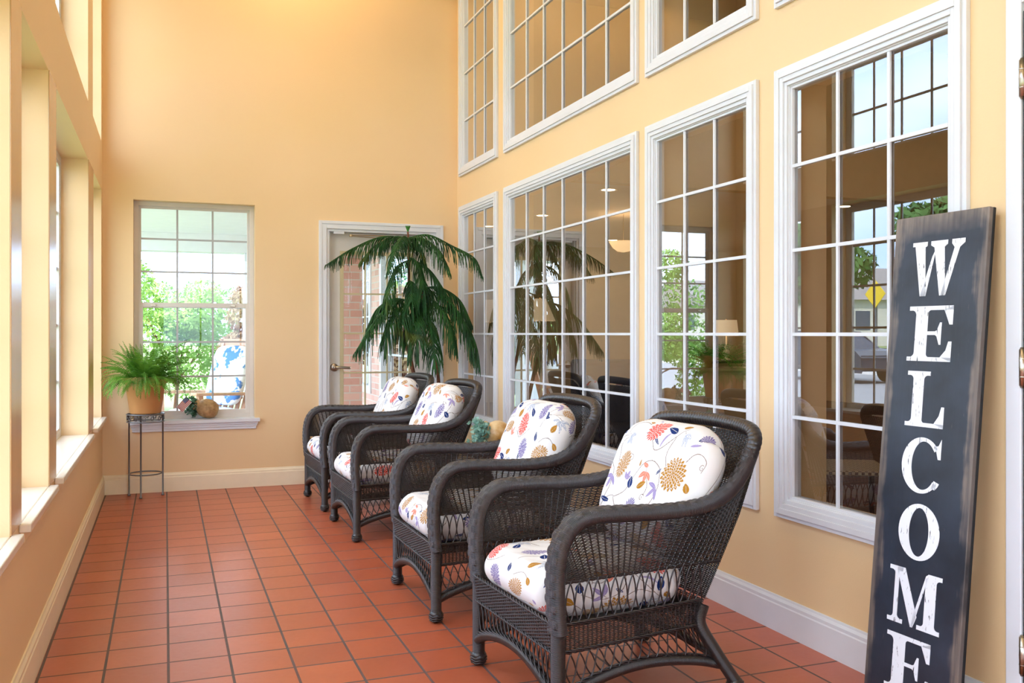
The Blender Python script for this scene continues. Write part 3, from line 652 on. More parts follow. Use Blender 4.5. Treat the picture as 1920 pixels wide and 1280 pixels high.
        leg([(.56, sg*.262, .30), (.548, sg*.262, .24), (.60, sg*.27, .15), (.66, sg*.28, .06), (.675, sg*.283, .04)], .0205)
    # front apron, skirt and rail
    Pf = lambda s, t: np.stack([-.012-.012*np.asarray(t)+0*s, (s*2-1)*(HWD-.012)+0*t, .238+.088*t+0*s], -1)
    nf = lambda s, t: np.broadcast_to(np.array([-1., .02, .1]), (*np.broadcast(s, t).shape, 3))
    mb = MB(); weave(mb, Pf, nf, 34, 17, r=.0022, amp=.0026)
    for zz, xx in ((.328, -.022), (.236, -.012)): braid(mb, [(xx, y, zz) for y in np.linspace(-HWD+.01, HWD-.01, 8)], .0032, 5, pitch=.035)
    mb.build('front_apron', M_['wicker'], root)
    az = lambda s: .105+.075*np.sin(pi*np.clip(s, 0, 1))**.75
    Pf2 = lambda s, t: np.stack([-.006+0*s+0*t, (s*2-1)*(HWD-.012)+0*t, az(s)+(.24-az(s))*t], -1)
    mb = MB(); lattice(mb, Pf2, nf, 19, 1.3, r=.0026); mb.build('skirt_lattice', M_['wicker'], root)
    pts = [(-.004, (s*2-1)*(HWD-.005), float(az(s))-.014) for s in np.linspace(0, 1, 17)]
    mb = MB(); mb.tube(spline(pts, 60), .0175, 12, uvs=True, n=(1, 0, .02)); mb.build('lower_rail', M_['wound'], root)
    mb = MB(); braid(mb, [(p[0]-.008, p[1], p[2]+.016) for p in pts], .0028, 5, pitch=.05, amp=.005); mb.build('rail_braid', M_['wicker'], root)
    # back: band, skirt, woven shell, rolled top rail
    wb = .258
    bowf = lambda y, z: .035*(1-(y/.31)**2)*np.clip((z-.2)/.5, 0, 1)
    def Pk(s, t): z = .238+.078*t; y = (s*2-1)*wb; return np.stack([UBACK(z)+0*s, y+0*t, z+0*s], -1)
    nk = lambda s, t: np.broadcast_to(np.array([1., .02, -.35]), (*np.broadcast(s, t).shape, 3))
    mb = MB(); weave(mb, Pk, nk, 30, 14); mb.build('seat_band', M_['wicker'], root)
    def Pk2(s, t): z = .12+.12*t; return np.stack([.545+(.26-z)*.55+0*s, (s*2-1)*(wb-.005)+0*t, z+0*s], -1)
    mb = MB(); lattice(mb, Pk2, nk, 20, 1.5); mb.tube([(.63, -.265, .115), (.63, 0, .125), (.63, .265, .115)], .015, 10, uvs=True); mb.build('skirt_lattice', M_['wound'], root)
    def Pback(s, t):
        s = np.asarray(s, float); z = .318+(.845-.318)*t; w = .258+(.302-.258)*np.clip((z-.32)/.3, 0, 1)
        z = z-.045*np.clip((np.abs(s*2-1)-.8)/.2, 0, 1)**2*t; y = (s*2-1)*w
        return np.stack([UBACK(z)+bowf(y, z)+0*s, y+0*t, z], -1)
    mb = MB(); weave(mb, Pback, nk, 38, 92, r=.0024); mb.build('back_panel', M_['wicker'], root)
    c = [(.700, HWD, .762), (.722, HWD, .805), (.740, HWD-.008, .838), (.756, HWD-.04, .862), (.772, .20, .872), (.784, .1, .876), (.788, 0, .877)]
    c = c+[(x, -y, z) for x, y, z in c[-2::-1]]
    P3 = spline(c, 420); L = np.concatenate([[0], np.cumsum(np.linalg.norm(np.diff(P3, axis=0), axis=1))]); Sn = 36; K = len(P3)
    T = np.gradient(P3, axis=0); T /= np.linalg.norm(T, axis=1, keepdims=True); U = np.array([.92, 0, -.38]); A_ = np.cross(T, U); A_ /= np.linalg.norm(A_, axis=1, keepdims=True); B_ = np.cross(A_, T)
    a = np.arange(Sn)*2*pi/Sn; ph = L[:, None]/.0155*2*pi+1.6*np.sin(a)[None]
    rr = .0235+.0020*np.abs(np.sin(ph/2))**.5-.001
    V = P3[:, None]+A_[:, None]*(rr*np.cos(a))[..., None]+B_[:, None]*(rr*np.sin(a))[..., None]
    k, j = np.meshgrid(np.arange(K-1), np.arange(Sn), indexing='ij'); j2 = (j+1) % Sn
    Fc = np.stack([k*Sn+j, k*Sn+j2, (k+1)*Sn+j2, (k+1)*Sn+j], -1).reshape(-1, 4)
    me = mesh_np('top_rail', V.reshape(-1, 3), Fc, np.stack([L[:, None]+0*rr, 0*rr], -1).reshape(-1, 2)); link('top_rail', me, M_['wicker'], root)
    # seat deck and braces under the cushion
    mb = MB(); mb.box(.01, .55, -.25, .25, .290, .305); mb.build('seat_deck', M_['wicker'], root, smooth=False)
    add_cushions(root, fine, off); return root
def add_cushions(root, res, off):
    Ms = Matrix.Translation((.245, 0, .378)); cushion('seat_cushion', .272, .262, .068, .085, res, .16, (off[0]+.07, off[1]+.33), root, Ms)
    ang = math.atan2(.40, .175)  # lean of the back cushion
    Mb = Matrix.Translation((.575, 0, .655)) @ Matrix.Rotation(-ang, 4, 'Y') @ Matrix.Rotation(pi, 4, 'X')
    # local x runs up the cushion, local z points to the sitter
    cushion('back_cushion', .228, .280, .060, .15, res, .30, (off[0]+.31, off[1]+.30), root, Matrix.Translation((.565, 0, .660)) @ Matrix.Rotation(-ang, 4, 'Y'))
chairs = [((1.075, 2.82), 3.8, .0014, (0, 0), 'dark wicker armchair nearest the camera, floral cushions, beside the welcome board'),
          ((1.037, 3.955), 1.2, .0022, (.21, .27), 'second wicker armchair from the camera, floral cushions, in front of the tipped-over vase'),
          ((1.012, 5.524), 2.0, .003, (.12, .40), 'third wicker armchair from the camera, floral cushions, just behind the tipped-over vase'),
          ((.985, 6.49), 2.2, .003, (.44, .12), 'farthest wicker armchair from the camera, floral cushions, in front of the potted pine')]
proto = None
for (pos, rz, res, off, lab) in chairs:
    if proto is None: ch = proto = make_chair(lab, res, off)
    else:
        ch = proto.copy(); COL.objects.link(ch); ch['label'] = lab
        for c_ in proto.children:
            if not c_.name.startswith(('seat_cushion', 'back_cushion')): copy_tree(c_, ch)
        add_cushions(ch, res, off)
    ch.location = (*pos, 0); ch.rotation_euler = (0, 0, radians(rz))

# ------------------------------------------------------------------ welcome board
BL, BR_, TLp = Vector((2.083, 2.345, .0)), Vector((2.101, 1.999, .0)), Vector((2.230, 2.350, 1.549))
eX = (BR_-BL).normalized(); up_ = (TLp-BL); up_ = up_-eX*up_.dot(eX); LB = up_.length; eY = up_.normalized(); eZ = eX.cross(eY)
WB = .345; TB = .016
m = N('weathered_board'); o = m.obj()
st = m.noise(1, 5, m.mapped(o, scale=(55, 3.2, 6)), .6); nb_ = m.noise(3.2, 4, o, .6); sx = m.node('ShaderNodeSeparateXYZ'); m.link(o, sx.inputs[0])
edge = m.math('ABSOLUTE', m.math('SUBTRACT', sx.outputs[0], WB/2)); topd = m.math('SUBTRACT', LB, sx.outputs[1])
e1 = m.ramp(m.math('ADD', edge, m.math('MULTIPLY', m.math('ADD', m.math('MULTIPLY', m.math('SUBTRACT', st, .5), .45), m.math('SUBTRACT', nb_, .5)), .13)), WB/2-.030, WB/2-.008)
e2 = m.ramp(m.math('ADD', m.math('MULTIPLY', topd, -1), m.math('MULTIPLY', m.math('SUBTRACT', nb_, .5), .22)), -.075, -.0)
wear = m.math('MINIMUM', m.math('ADD', m.math('ADD', m.math('MULTIPLY', e1, .6), m.math('MULTIPLY', e2, .8)), m.math('MULTIPLY', m.ramp(m.noise(1, 4, m.mapped(o, scale=(130, 14, 6))), .70, .78), .5)), 1.0)
base_ = m.mix(m.ramp(nb_, .3, .7), S2L((26, 29, 37)), S2L((50, 58, 74)))
wood = m.mix(m.ramp(st, .3, .7), S2L((96, 84, 78)), S2L((150, 134, 120)))
m.set(m.mix(wear, base_, wood), .42, spec=.5); m.bump(st, .0015, .6); board_m = m.m
m = N('worn_white_lettering'); o = m.obj(); st = m.noise(1, 4, m.mapped(o, scale=(160, 22, 6)), .6); k = m.ramp(st, .615, .65)
m.set(m.mix(k, S2L((226, 230, 238)), S2L((50, 54, 62))), .5); letter_m = m.m
board = empty('welcome_board'); tag(board, 'tall dark weathered wooden board reading WELCOME downwards, leaning on the right wall', 'sign')
Mb_ = Matrix((eX, eY, eZ)).transposed().to_4x4()   # local z out of the board, to the room
board.matrix_world = Matrix.Translation(BL+Vector((0, 0, .012))) @ Mb_
mb = MB(); mb.box(0, WB, 0, LB, -TB, 0); mb.build('panel', board_m, board, smooth=False, bevel=.002)
MB().box(-.0005, WB+.0005, -.0005, LB+.0005, -TB-.011, -TB-.0002).build('back_frame', simple('black_board_edge', (22, 20, 22), .5), board, smooth=False, bevel=.002)
def glyph(ch, mb, x, y, w, h):
    """slab serif capital, thick and thin strokes; unit box scaled to w x h at x, y; local z slightly proud of the board"""
    def poly(pts):
        n = len(pts); a = sum(pts[i][0]*pts[(i+1) % n][1]-pts[(i+1) % n][0]*pts[i][1] for i in range(n))
        if a < 0: pts = pts[::-1]
        for q in range(1, n-1):   # convex pieces only
            mb.add([(x+u*w, y+v*h, .0012) for u, v in (pts[0], pts[q], pts[q+1])], [(0, 1, 2, 2)])
        mb.add([(x+u*w, y+v*h, zz) for zz in (-.0005, .0012) for u, v in pts], [(i, (i+1) % n, n+(i+1) % n, n+i) for i in range(n)])
    R = lambda a, b, c, d: poly([(a, c), (b, c), (b, d), (a, d)])
    def strip(o_, i_):
        for k in range(len(o_)-1): poly([o_[k], o_[k+1], i_[k+1], i_[k]])
    def fillet(cx, cy, r, qx, qy, n=6):   # concave bracket in the corner (cx,cy) opening to qx,qy
        ry = r*w/h
        arc = [(cx+qx*(r-r*math.sin(t)), cy+qy*(ry-ry*math.cos(t))) for t in np.linspace(0, pi/2, n)]
        for k in range(n-1): poly([(cx, cy), arc[k], arc[k+1]])
    sf = .075
    if ch == 'W':
        for a, b, c, d in ((.0, .29, 1, 1-sf), (.36, .68, 1, 1-sf), (.76, 1.0, 1, 1-sf)): R(a, b, d, c)
        poly([(.05, 1-sf), (.25, 1-sf), (.31, .0), (.20, 0)]); poly([(.40, .72), (.47, .88), (.31, 0), (.20, 0)]); poly([(.42, 1-sf), (.62, 1-sf), (.69, 0), (.58, 0)]); poly([(.83, 1-sf), (.93, 1-sf), (.69, 0), (.60, 0)])
        poly([(.25, 1-sf), (.29, 1-sf), (.255, .9)]); poly([(.36, 1-sf), (.42, 1-sf), (.43, .88)]); poly([(.62, 1-sf), (.68, 1-sf), (.63, .88)]); poly([(.76, 1-sf), (.83, 1-sf), (.82, .84)]); poly([(.93, 1-sf), (1.0, 1-sf), (.90, .84)])
    elif ch in 'EFL':
        R(.16, .44, 0, 1); R(.0, .16, 0, sf); R(0, .16, 1-sf, 1); fillet(.16, sf, .09, -1, 1); fillet(.16, 1-sf, .09, -1, -1)
        if ch == 'E':
            R(.44, 1, 1-sf, 1); R(.44, 1, 0, sf); fillet(.44, 1-sf, .06, 1, -1); fillet(.44, sf, .06, 1, 1)
            poly([(1, 1), (1, .66), (.93, .66), (.88, .80), (.80, 1-sf)]); poly([(1, 0), (1, .36), (.93, .36), (.88, .20), (.76, sf)]); R(.44, .62, .475, .54)
            poly([(.62, .475), (.62, .54), (.66, .56), (.72, .70), (.76, .70), (.76, .30), (.72, .30), (.66, .45)])
        else:
            R(.44, .60, 1-sf, 1); fillet(.44, 1-sf, .09, 1, -1); R(.44, 1, 0, sf); fillet(.44, sf, .06, 1, 1); poly([(1, 0), (1, .38), (.93, .38), (.88, .22), (.76, sf)])
    elif ch == 'O':
        t = np.linspace(0, 2*pi, 49); strip([(.5+.5*math.cos(q), .5+.5*math.sin(q)) for q in t], [(.5+.24*math.cos(q), .5+.43*math.sin(q)) for q in t])
    elif ch == 'C':
        t = np.linspace(radians(38), radians(322), 41); strip([(.52+.52*math.cos(q), .5+.5*math.sin(q)) for q in t], [(.56+.30*math.cos(q)*(1 if math.cos(q) < 0 else 1.15), .5+.43*math.sin(q)) for q in t])
        poly([(1, 1), (1, .64), (.93, .64), (.88, .78), (.82, .86), (.93, .88)]); poly([(.86, .26), (1, .22), (.97, .17), (.90, .10), (.80, .12)])
    elif ch == 'M':
        for a, b, c, d in ((.0, .26, 1-sf, 1), (.74, 1, 1-sf, 1), (0, .30, 0, sf), (.58, 1, 0, sf)): R(a, b, c, d)
        R(.11, .19, sf, 1-sf); R(.70, .90, sf, 1-sf); poly([(.13, 1), (.30, 1), (.57, .2), (.50, 0), (.46, 0)]); poly([(.75, 1), (.70, .78), (.50, 0), (.47, 0), (.50, .20), (.70, .96)])
        fillet(.11, sf, .06, -1, 1); fillet(.19, sf, .06, 1, 1); fillet(.70, sf, .06, -1, 1); fillet(.90, sf, .06, 1, 1); fillet(.11, 1-sf, .06, -1, -1); fillet(.90, 1-sf, .06, 1, -1)
lw = {'W': .194, 'E': .164, 'L': .144, 'C': .144, 'O': .153, 'M': .196}
for i, c_ in enumerate('WELCOME'):
    mb = MB(); w_ = lw[c_]; yt = LB-.085-.2025*i; glyph(c_, mb, WB/2-w_/2-(.010 if c_ in 'ELC' else 0), yt-.171, w_, .171); mb.build('letter', letter_m, board, smooth=False)

# ------------------------------------------------------------------ plant stand, fern
PC = Vector((-.136, 7.245, 0)); zt = .606
st = empty('plant_stand', PC); tag(st, 'slim grey iron plant stand with scrolled ring top in the left corner', 'plant stand')
ringp = lambda r, z, n=40: [(r*math.cos(2*pi*i/n), r*math.sin(2*pi*i/n), z) for i in range(n)]
mb = MB(); mb.tube(ringp(.128, zt-.006), .006, 8, closed=True); mb.tube(ringp(.128, zt-.060), .004, 8, closed=True)
for i in range(14):
    a0 = 2*pi*i/14; c_ = []
    for t in np.linspace(0, 1, 12):
        q = a0+.16+.11*math.cos(3.6*pi*t)*(1-.55*t); c_.append((.128*math.cos(q), .128*math.sin(q), zt-.033+.021*math.sin(3.6*pi*t)*(1-.55*t)*(1 if i % 2 else -1)))
    mb.tube(c_, .0024, 5)
for q in (0, pi/2): mb.bar((.126*math.cos(q), .126*math.sin(q), zt-.008), (-.126*math.cos(q), -.126*math.sin(q), zt-.008), .008, .004)
mb.build('ring_top', M_['iron'], st)
mb = MB(); mb.tube(ringp(.112, .165), .005, 8, closed=True); mb.build('lower_ring', M_['iron'], st)
for a in (radians(-104), radians(-8), radians(160)):
    x, y = .120*math.cos(a), .120*math.sin(a); mb = MB(); mb.tube([(x, y, .006), (x, y, .2), (x, y, zt-.01)], .0062, 8)
    mb.lathe([(0, 0), (.010, 0), (.012, .006), (.010, .014), (0, .016)], 12, (x, y, 0)); mb.build('leg', M_['iron'], st)
fern = empty('potted_fern', (PC.x, PC.y, zt)); tag(fern, 'bushy green fern in a terracotta pot on the iron stand', 'plant')
mb = MB(); mb.lathe([(0, 0.001), (.104, .001), (.108, .006), (.138, .215), (.156, .220), (.160, .268), (.150, .270), (.146, .240), (.12, .235), (0, .235)], 40); mb.build('pot', M_['terracotta'], fern)
mb = MB(); mb.lathe([(0, .252), (.144, .245)], 24); mb.build('soil', simple('potting_soil', (60, 44, 32), .95, var=.3, nscale=60), fern)
def frond_mesh(mb, base, dirv, length, droop, width, n=26, up0=1.0, seed=0):
    r_ = random.Random(seed); d = Vector(dirv).normalized(); pts = []; p = Vector(base)
    h = Vector((d.x, d.y, 0)); h = h.normalized() if h.length > 1e-3 else Vector((1, 0, 0)); side = Vector((-h.y, h.x, 0)); el = math.atan2(d.z, max(1e-3, math.hypot(d.x, d.y)))
    seg = length/n; curl = r_.uniform(-.25, .25)
    for i in range(n+1):
        pts.append(p.copy()); e = el-droop*(i/n)**1.15; hh = h*math.cos(curl*i/n)+side*math.sin(curl*i/n); p = p+(hh*math.cos(e)+Vector((0, 0, math.sin(e))))*seg
    mb.tube([tuple(q) for q in pts], np.linspace(.0018, .0006, n+1), 4, n=(side.x, side.y, .3))
    V, F = [], []
    for i in range(2, n+1):
        t = i/n; w = width*math.sin(pi*min(1, t**.75*.97+.03))**.7*(1.05-.55*t)+.004; T = (pts[i]-pts[i-1]).normalized(); nrm = side.cross(T).normalized()
        for sg in (1, -1):
            q = pts[i]; dd = (side*sg+T*.35-nrm*(.15+.3*r_.random())*(1 if nrm.z > 0 else -1)+Vector((0, 0, -.15))).normalized(); hw = T*(seg*.24)
            k = len(V); tip = q+dd*w; mid = q+dd*w*.5+nrm*.002; V += [tuple(q-hw), tuple(q+hw), tuple(mid+hw*.95), tuple(tip), tuple(mid-hw*.8)]
            F += [(k, k+1, k+2, k+4), (k+4, k+2, k+3, k+3)]
    mb.add(V, F)
mb = MB(); r_ = random.Random(3)
for i in range(140):
    a = i*2.39996+r_.uniform(-.2, .2); inner = (i % 5)/5; el = radians(r_.choice((12, 35, 55, 72, 84)))+r_.uniform(-.15, .15)
    L_ = r_.uniform(.27, .40)*(1.0 if el > .4 else .85); b = (.09*math.cos(a)*(1-inner*.6), .09*math.sin(a)*(1-inner*.6), .245)
    dr = r_.uniform(.9, 1.9)
    if el > 1.15: L_ = r_.uniform(.32, .43); dr = r_.uniform(1.0, 2.1)
    if math.sin(a) > .2:      # the window wall is close behind
        if el < .8: L_ = .08
        else: el = radians(r_.uniform(78, 88)); L_ = r_.uniform(.20, .30); dr = .5
    if math.cos(a) < -.3: L_ = min(L_, .30)
    frond_mesh(mb, b, (math.cos(a)*math.cos(el), math.sin(a)*math.cos(el), math.sin(el)), L_, dr, .046, 24, seed=i)
for i in range(26):
    a = radians(-175+i*6.6); frond_mesh(mb, (.13*math.cos(a), .13*math.sin(a), .26), (math.cos(a)*.8, math.sin(a)*.8, .35), r_.uniform(.16, .30), 2.4, .028, 26, seed=300+i)
for v_ in mb.v: v_[:, 1] = np.minimum(v_[:, 1], .138); v_[:, 0] = np.maximum(v_[:, 0], -.293)
mb.build('foliage', M_['fern'], fern)

# ------------------------------------------------------------------ tipped pots with greenery
def tipped_pot(name, loc, s, rz, label, cat, mat, leafm):
    root = empty(name, loc, rz); tag(root, label, cat)
    # axis leans: mouth towards -x, slightly up
    prof = [(0, .0), (.030, .0), (.052, .012), (.072, .045), (.080, .085), (.074, .122), (.056, .150), (.040, .163), (.040, .172), (.050, .182), (.052, .188), (.046, .188), (.035, .172), (.035, .16), (.050, .145), (.066, .12), (.07, .085), (.05, .03), (0, .02)]
    R = Matrix.Rotation(radians(-72), 4, 'Y')
    mb = MB(); mb.lathe([(a*s, b*s) for a, b in prof], 32, (.085*s, 0, .068*s), R); body = mb.build('jar', mat, root)
    zmin = min(v.co.z for v in body.data.vertices); body.location.z = -zmin+.0005
    mouth = Vector((.085*s, 0, .068*s-zmin))+R.to_3x3() @ Vector((0, 0, .178*s))
    mb = MB(); q = random.Random(5)
    for i in range(int(34)):
        d = Vector((q.uniform(-1.3, -.1), q.uniform(-.9, .9), q.uniform(-.75, .75))); d.normalize(); L_ = q.uniform(.04, .115)*s
        p = [mouth+Vector((.01, q.uniform(-.02, .02), q.uniform(-.02, .02)))*s]
        for k in range(6): p.append(p[-1]+d*L_/6+Vector((0, 0, -.0022*k*s)))
        p = [Vector((v.x, v.y, max(v.z, .008))) for v in p]; mb.tube([tuple(v) for v in p], .0011*s, 4, n=(.1, 1, .2))
        for k in range(1, 7):
            for j in range(3):
                o = Vector((q.uniform(-1, 1), q.uniform(-1, 1), q.uniform(-.4, 1))).normalized(); t = Vector((q.uniform(-1, 1), q.uniform(-1, 1), q.uniform(-1, 1))); t = (t-o*t.dot(o)).normalized(); b = o.cross(t)
                c_ = p[k]; ll = q.uniform(.014, .022)*s; V = []; nn = 8
                # lobed leaf
                for m_ in range(nn):
                    an = 2*pi*m_/nn; rad = ll*(.5+.5*(1 if m_ % 2 == 0 else .45))*(1.0 if m_ != 4 else .3); V.append(tuple(c_+o*ll*.55+o*math.cos(an)*rad*.8+b*math.sin(an)*rad*.62+t*.12*rad*abs(math.sin(an))))
                V = [(v[0], v[1], max(v[2], .003)) for v in V]; V.append(tuple(c_+o*ll*.55)); mb.add(V, [(8, m_, (m_+1) % 8, (m_+2) % 8) for m_ in (0, 2, 4, 6)])
    mb.build('greenery', leafm, root); return root, mouth
m = N('glazed_ochre_pottery'); o = m.obj(); f = m.noise(14, 3, o); m.set(m.mix(m.ramp(f, .40, .60), S2L((190, 140, 72)), S2L((222, 194, 150))), .28, spec=.6); jar1 = m.m
m = N('mottled_clay'); o = m.obj(); f = m.noise(22, 5, o, .7); m.set(m.mix(m.ramp(f, .35, .65), S2L((140, 108, 66)), S2L((196, 160, 112))), .6); m.bump(f, .002); jar2 = m.m
root, mo = tipped_pot('sill_jar', (.300, 7.405, .540), .93, radians(-12), 'mottled clay jar lying on the back window sill with greenery', 'jar', jar2, leaf_mat('silver_green_leaf', (58, 104, 74), (120, 158, 134), sc=40))
# small flag stuck in that jar
fl = empty('small_flag', (.300, 7.405, .540), radians(-12)); tag(fl, 'small stars and stripes flag stuck in the clay jar on the sill', 'flag')
p0 = mo+Vector((.01, -.012, -.01)); p0 = p0+Vector((.0, -.035, 0)); p1 = p0+Vector((-.075, -.03, .085))
MB().tube([tuple(p0), tuple((p0+p1)/2), tuple(p1)], .0018, 6, n=(.1, 1, .1)).build('stick', simple('dark_stick', (40, 30, 26), .5), fl)
m = N('flag_cloth'); uvn = m.node('ShaderNodeTexCoord').outputs['UV']; sx = m.node('ShaderNodeSeparateXYZ'); m.link(uvn, sx.inputs[0])
stripe = m.math('GREATER_THAN', m.math('FRACT', m.math('MULTIPLY', sx.outputs[1], 6.5)), .5); cant = m.math('MULTIPLY', m.math('LESS_THAN', sx.outputs[0], .42), m.math('GREATER_THAN', sx.outputs[1], .46))
vo = m.node('ShaderNodeTexVoronoi'); vo.inputs['Scale'].default_value = 13; vo.inputs['Randomness'].default_value = 0; m.link(uvn, vo.inputs['Vector']); star = m.math('LESS_THAN', vo.outputs['Distance'], .25)
c1 = m.mix(stripe, S2L((238, 236, 238)), S2L((196, 44, 60))); c2 = m.mix(star, S2L((36, 74, 150)), S2L((235, 235, 240))); m.set(m.mix(cant, c1, c2), .7); flagm = m.m
ax = (p1-p0).normalized(); dn = Vector((-.5, -.25, -.75)); dn = (dn-ax*dn.dot(ax)).normalized(); nn = ax.cross(dn); V, UV, Fq = [], [], []
for i in range(11):
    for j in range(7):
        u, v = i/10, j/6; q = p1-ax*(.004+.062*(1-v))+dn*(.095*u)+nn*(.004*math.sin(9*u+2*v)*u)+Vector((0, 0, -.010*u*u)); V.append(tuple(q)); UV.append((u, v))
for i in range(10):
    for j in range(6): k = i*7+j; Fq.append((k, k+7, k+8, k+1))
mb = MB(); mb.add(V, Fq, UV); mb.build('cloth', flagm, fl)
# small wicker side table between the second and third chairs, with the ochre jar
tb = empty('side_table', (1.70, 4.74, 0)); tag(tb, 'small dark round side table half hidden between the middle armchairs', 'table')
mb = MB(); mb.lathe([(0, .535), (.200, .535), (.212, .545), (.212, .558), (.200, .565), (0, .565)], 40); mb.build('table_top', M_['wicker'], tb)
for a in (radians(45), radians(135), radians(225), radians(315)):
    x, y = math.cos(a), math.sin(a); MB().tube(spline([(.12*x, .12*y, .54), (.13*x, .13*y, .3), (.17*x, .17*y, .004)], 14), .014, 10, uvs=True).build('leg', M_['wound'], tb)
MB().tube(ringp(.135, .22), .010, 8, closed=True).build('stretcher', M_['wicker'], tb)
tipped_pot('table_jar', (1.70, 4.72, .5655), .92, radians(8), 'ochre glazed jar tipped over between the middle armchairs, spilling sage leaves', 'jar', jar1, M_['sage'])

# ------------------------------------------------------------------ norfolk pine
pn = empty('potted_pine', (1.93, 7.05, 0)); tag(pn, 'tall drooping pine houseplant in the corner in front of the door', 'plant'); po = pn.location
mb = MB(); mb.lathe([(0, .001), (.125, .001), (.13, .01), (.165, .30), (.178, .305), (.178, .335), (.165, .337), (.155, .30), (0, .30)], 36); mb.build('pot', simple('dark_glazed_pot', (70, 56, 48), .35), pn)
def trunk(pts): 
    p = spline([(Vector(q)-po) for q in pts], 40); MB().tube(p, np.linspace(.019, .008, 40), 10).build('trunk', M_['bark'], pn); return p
T1 = trunk([(1.91, 7.03, .30), (1.86, 6.98, .60), (1.815, 6.95, .84), (1.775, 6.95, 1.02), (1.735, 6.95, 1.18), (1.765, 6.95, 1.45), (1.77, 6.95, 1.75), (1.762, 6.95, 1.98)])
T2 = trunk([(1.97, 7.05, .30), (2.01, 7.0, .60), (2.0, 6.93, .85), (1.95, 6.92, 1.10), (1.90, 6.93, 1.35), (1.86, 6.93, 1.55)])
def pine_branch(path, nl, seed, side_len=.13, name='branch'):
    r_ = random.Random(seed); p = spline([(Vector(q)-po) for q in path], 40); mb = MB(); mb.tube(p, np.linspace(.006, .0022, 40), 5)
    pts, rad = [], []
    for i in range(nl):
        t = .06+.94*i/(nl-1); k = min(39, int(t*39)); T = Vector(p[min(39, k+1)]-p[max(0, k-1)]).normalized(); S_ = T.cross(Vector((0, 0, 1)))
        if S_.length < .2: S_ = Vector((0, 1, 0))
        S_.normalize()
        for sg in (1, -1):
            L_ = side_len*(.45+.75*math.sin(pi*min(1, t*.85+.12)))*r_.uniform(.75, 1.15)
            if t > .93: L_ *= .55
            d = (S_*sg*r_.uniform(.45, .95)+T*r_.uniform(.45, .8)+Vector((0, 0, r_.uniform(-.35, .0)))).normalized(); q = Vector(p[k]); c_ = [q]; n_ = 6
            for j in range(n_): d = (d+Vector((0, 0, -.30-.07*j))).normalized(); q = q+d*L_/n_; c_.append(q)
            pts.append([tuple(v) for v in c_])
    P = np.array(pts); x = P[..., 0]+po.x; y = P[..., 1]+po.y
    P[..., 1] = np.minimum(P[..., 1], 7.365-po.y); P[..., 0] = np.minimum(P[..., 0], 2.255-po.x)
    mb.tubes(P, (.3, .5, .2), np.linspace(.0046, .0016, P.shape[1])[None]*np.ones((len(P), 1)), None, 4, False)
    mb.build(name, M_['pine'], pn)
br = [  # root on a trunk, mid, tip: world coordinates
 ((1.762, 6.95, 1.93), (1.55, 6.93, 1.93), (1.32, 6.90, 1.83), (1.12, 6.88, 1.70)), ((1.762, 6.95, 1.93), (1.90, 6.85, 1.95), (2.05, 6.72, 1.86), (2.19, 6.60, 1.76), (2.24, 6.56, 1.62)),
 ((1.762, 6.95, 1.93), (1.68, 6.78, 1.92), (1.58, 6.60, 1.80), (1.50, 6.48, 1.62)), ((1.762, 6.95, 1.93), (1.83, 7.10, 1.95), (1.92, 7.22, 1.88), (2.0, 7.3, 1.72)),
 ((1.762, 6.95, 1.93), (1.68, 7.08, 1.95), (1.55, 7.2, 1.88), (1.45, 7.28, 1.75)), ((1.762, 6.95, 1.92), (1.83, 6.80, 1.92), (1.92, 6.65, 1.82), (1.98, 6.55, 1.64)),
 ((1.768, 6.95, 1.78), (1.80, 6.84, 1.74), (1.83, 6.76, 1.58), (1.84, 6.72, 1.36)), ((1.768, 6.95, 1.78), (1.92, 6.88, 1.68), (2.04, 6.80, 1.48), (2.14, 6.74, 1.30)), ((1.768, 6.95, 1.76), (1.66, 6.86, 1.70), (1.575, 6.80, 1.52), (1.545, 6.78, 1.34)),
 ((1.768, 6.95, 1.60), (1.76, 6.84, 1.58), (1.75, 6.78, 1.48), (1.75, 6.75, 1.32)),
 ((1.75, 6.95, 1.45), (1.62, 6.86, 1.42), (1.48, 6.78, 1.30), (1.38, 6.74, 1.16), (1.30, 6.72, 1.04)), ((1.75, 6.95, 1.45), (1.66, 7.03, 1.46), (1.55, 7.1, 1.38), (1.47, 7.12, 1.22)), ((1.75, 6.95, 1.42), (1.64, 6.82, 1.36), (1.56, 6.76, 1.22), (1.53, 6.74, 1.04)),
 ((1.86, 6.93, 1.52), (1.76, 6.84, 1.46), (1.68, 6.78, 1.30), (1.66, 6.76, 1.12)), ((1.86, 6.93, 1.52), (1.96, 6.84, 1.50), (2.08, 6.72, 1.38), (2.16, 6.64, 1.18), (2.19, 6.62, .98)), ((1.86, 6.93, 1.50), (1.92, 6.78, 1.44), (2.0, 6.66, 1.28), (2.04, 6.60, 1.04)),
 ((1.88, 6.93, 1.40), (1.82, 6.80, 1.32), (1.78, 6.72, 1.18), (1.77, 6.70, 1.0)), ((1.88, 6.93, 1.40), (2.0, 6.86, 1.40), (2.13, 6.76, 1.32), (2.22, 6.68, 1.12), (2.25, 6.66, .92)), ((1.90, 6.93, 1.32), (1.90, 6.80, 1.26), (1.90, 6.70, 1.10), (1.89, 6.66, .93)),
 ((1.86, 6.93, 1.54), (1.90, 7.05, 1.54), (1.96, 7.16, 1.44), (2.0, 7.2, 1.25)), ((1.86, 6.93, 1.54), (2.0, 6.90, 1.55), (2.15, 6.84, 1.45), (2.24, 6.8, 1.25)), ((1.88, 6.93, 1.45), (1.80, 6.84, 1.38), (1.74, 6.76, 1.22), (1.71, 6.73, 1.0))]
for i, b in enumerate(br): pine_branch(b, 46, 50+i, .15 if i < 10 else .20)
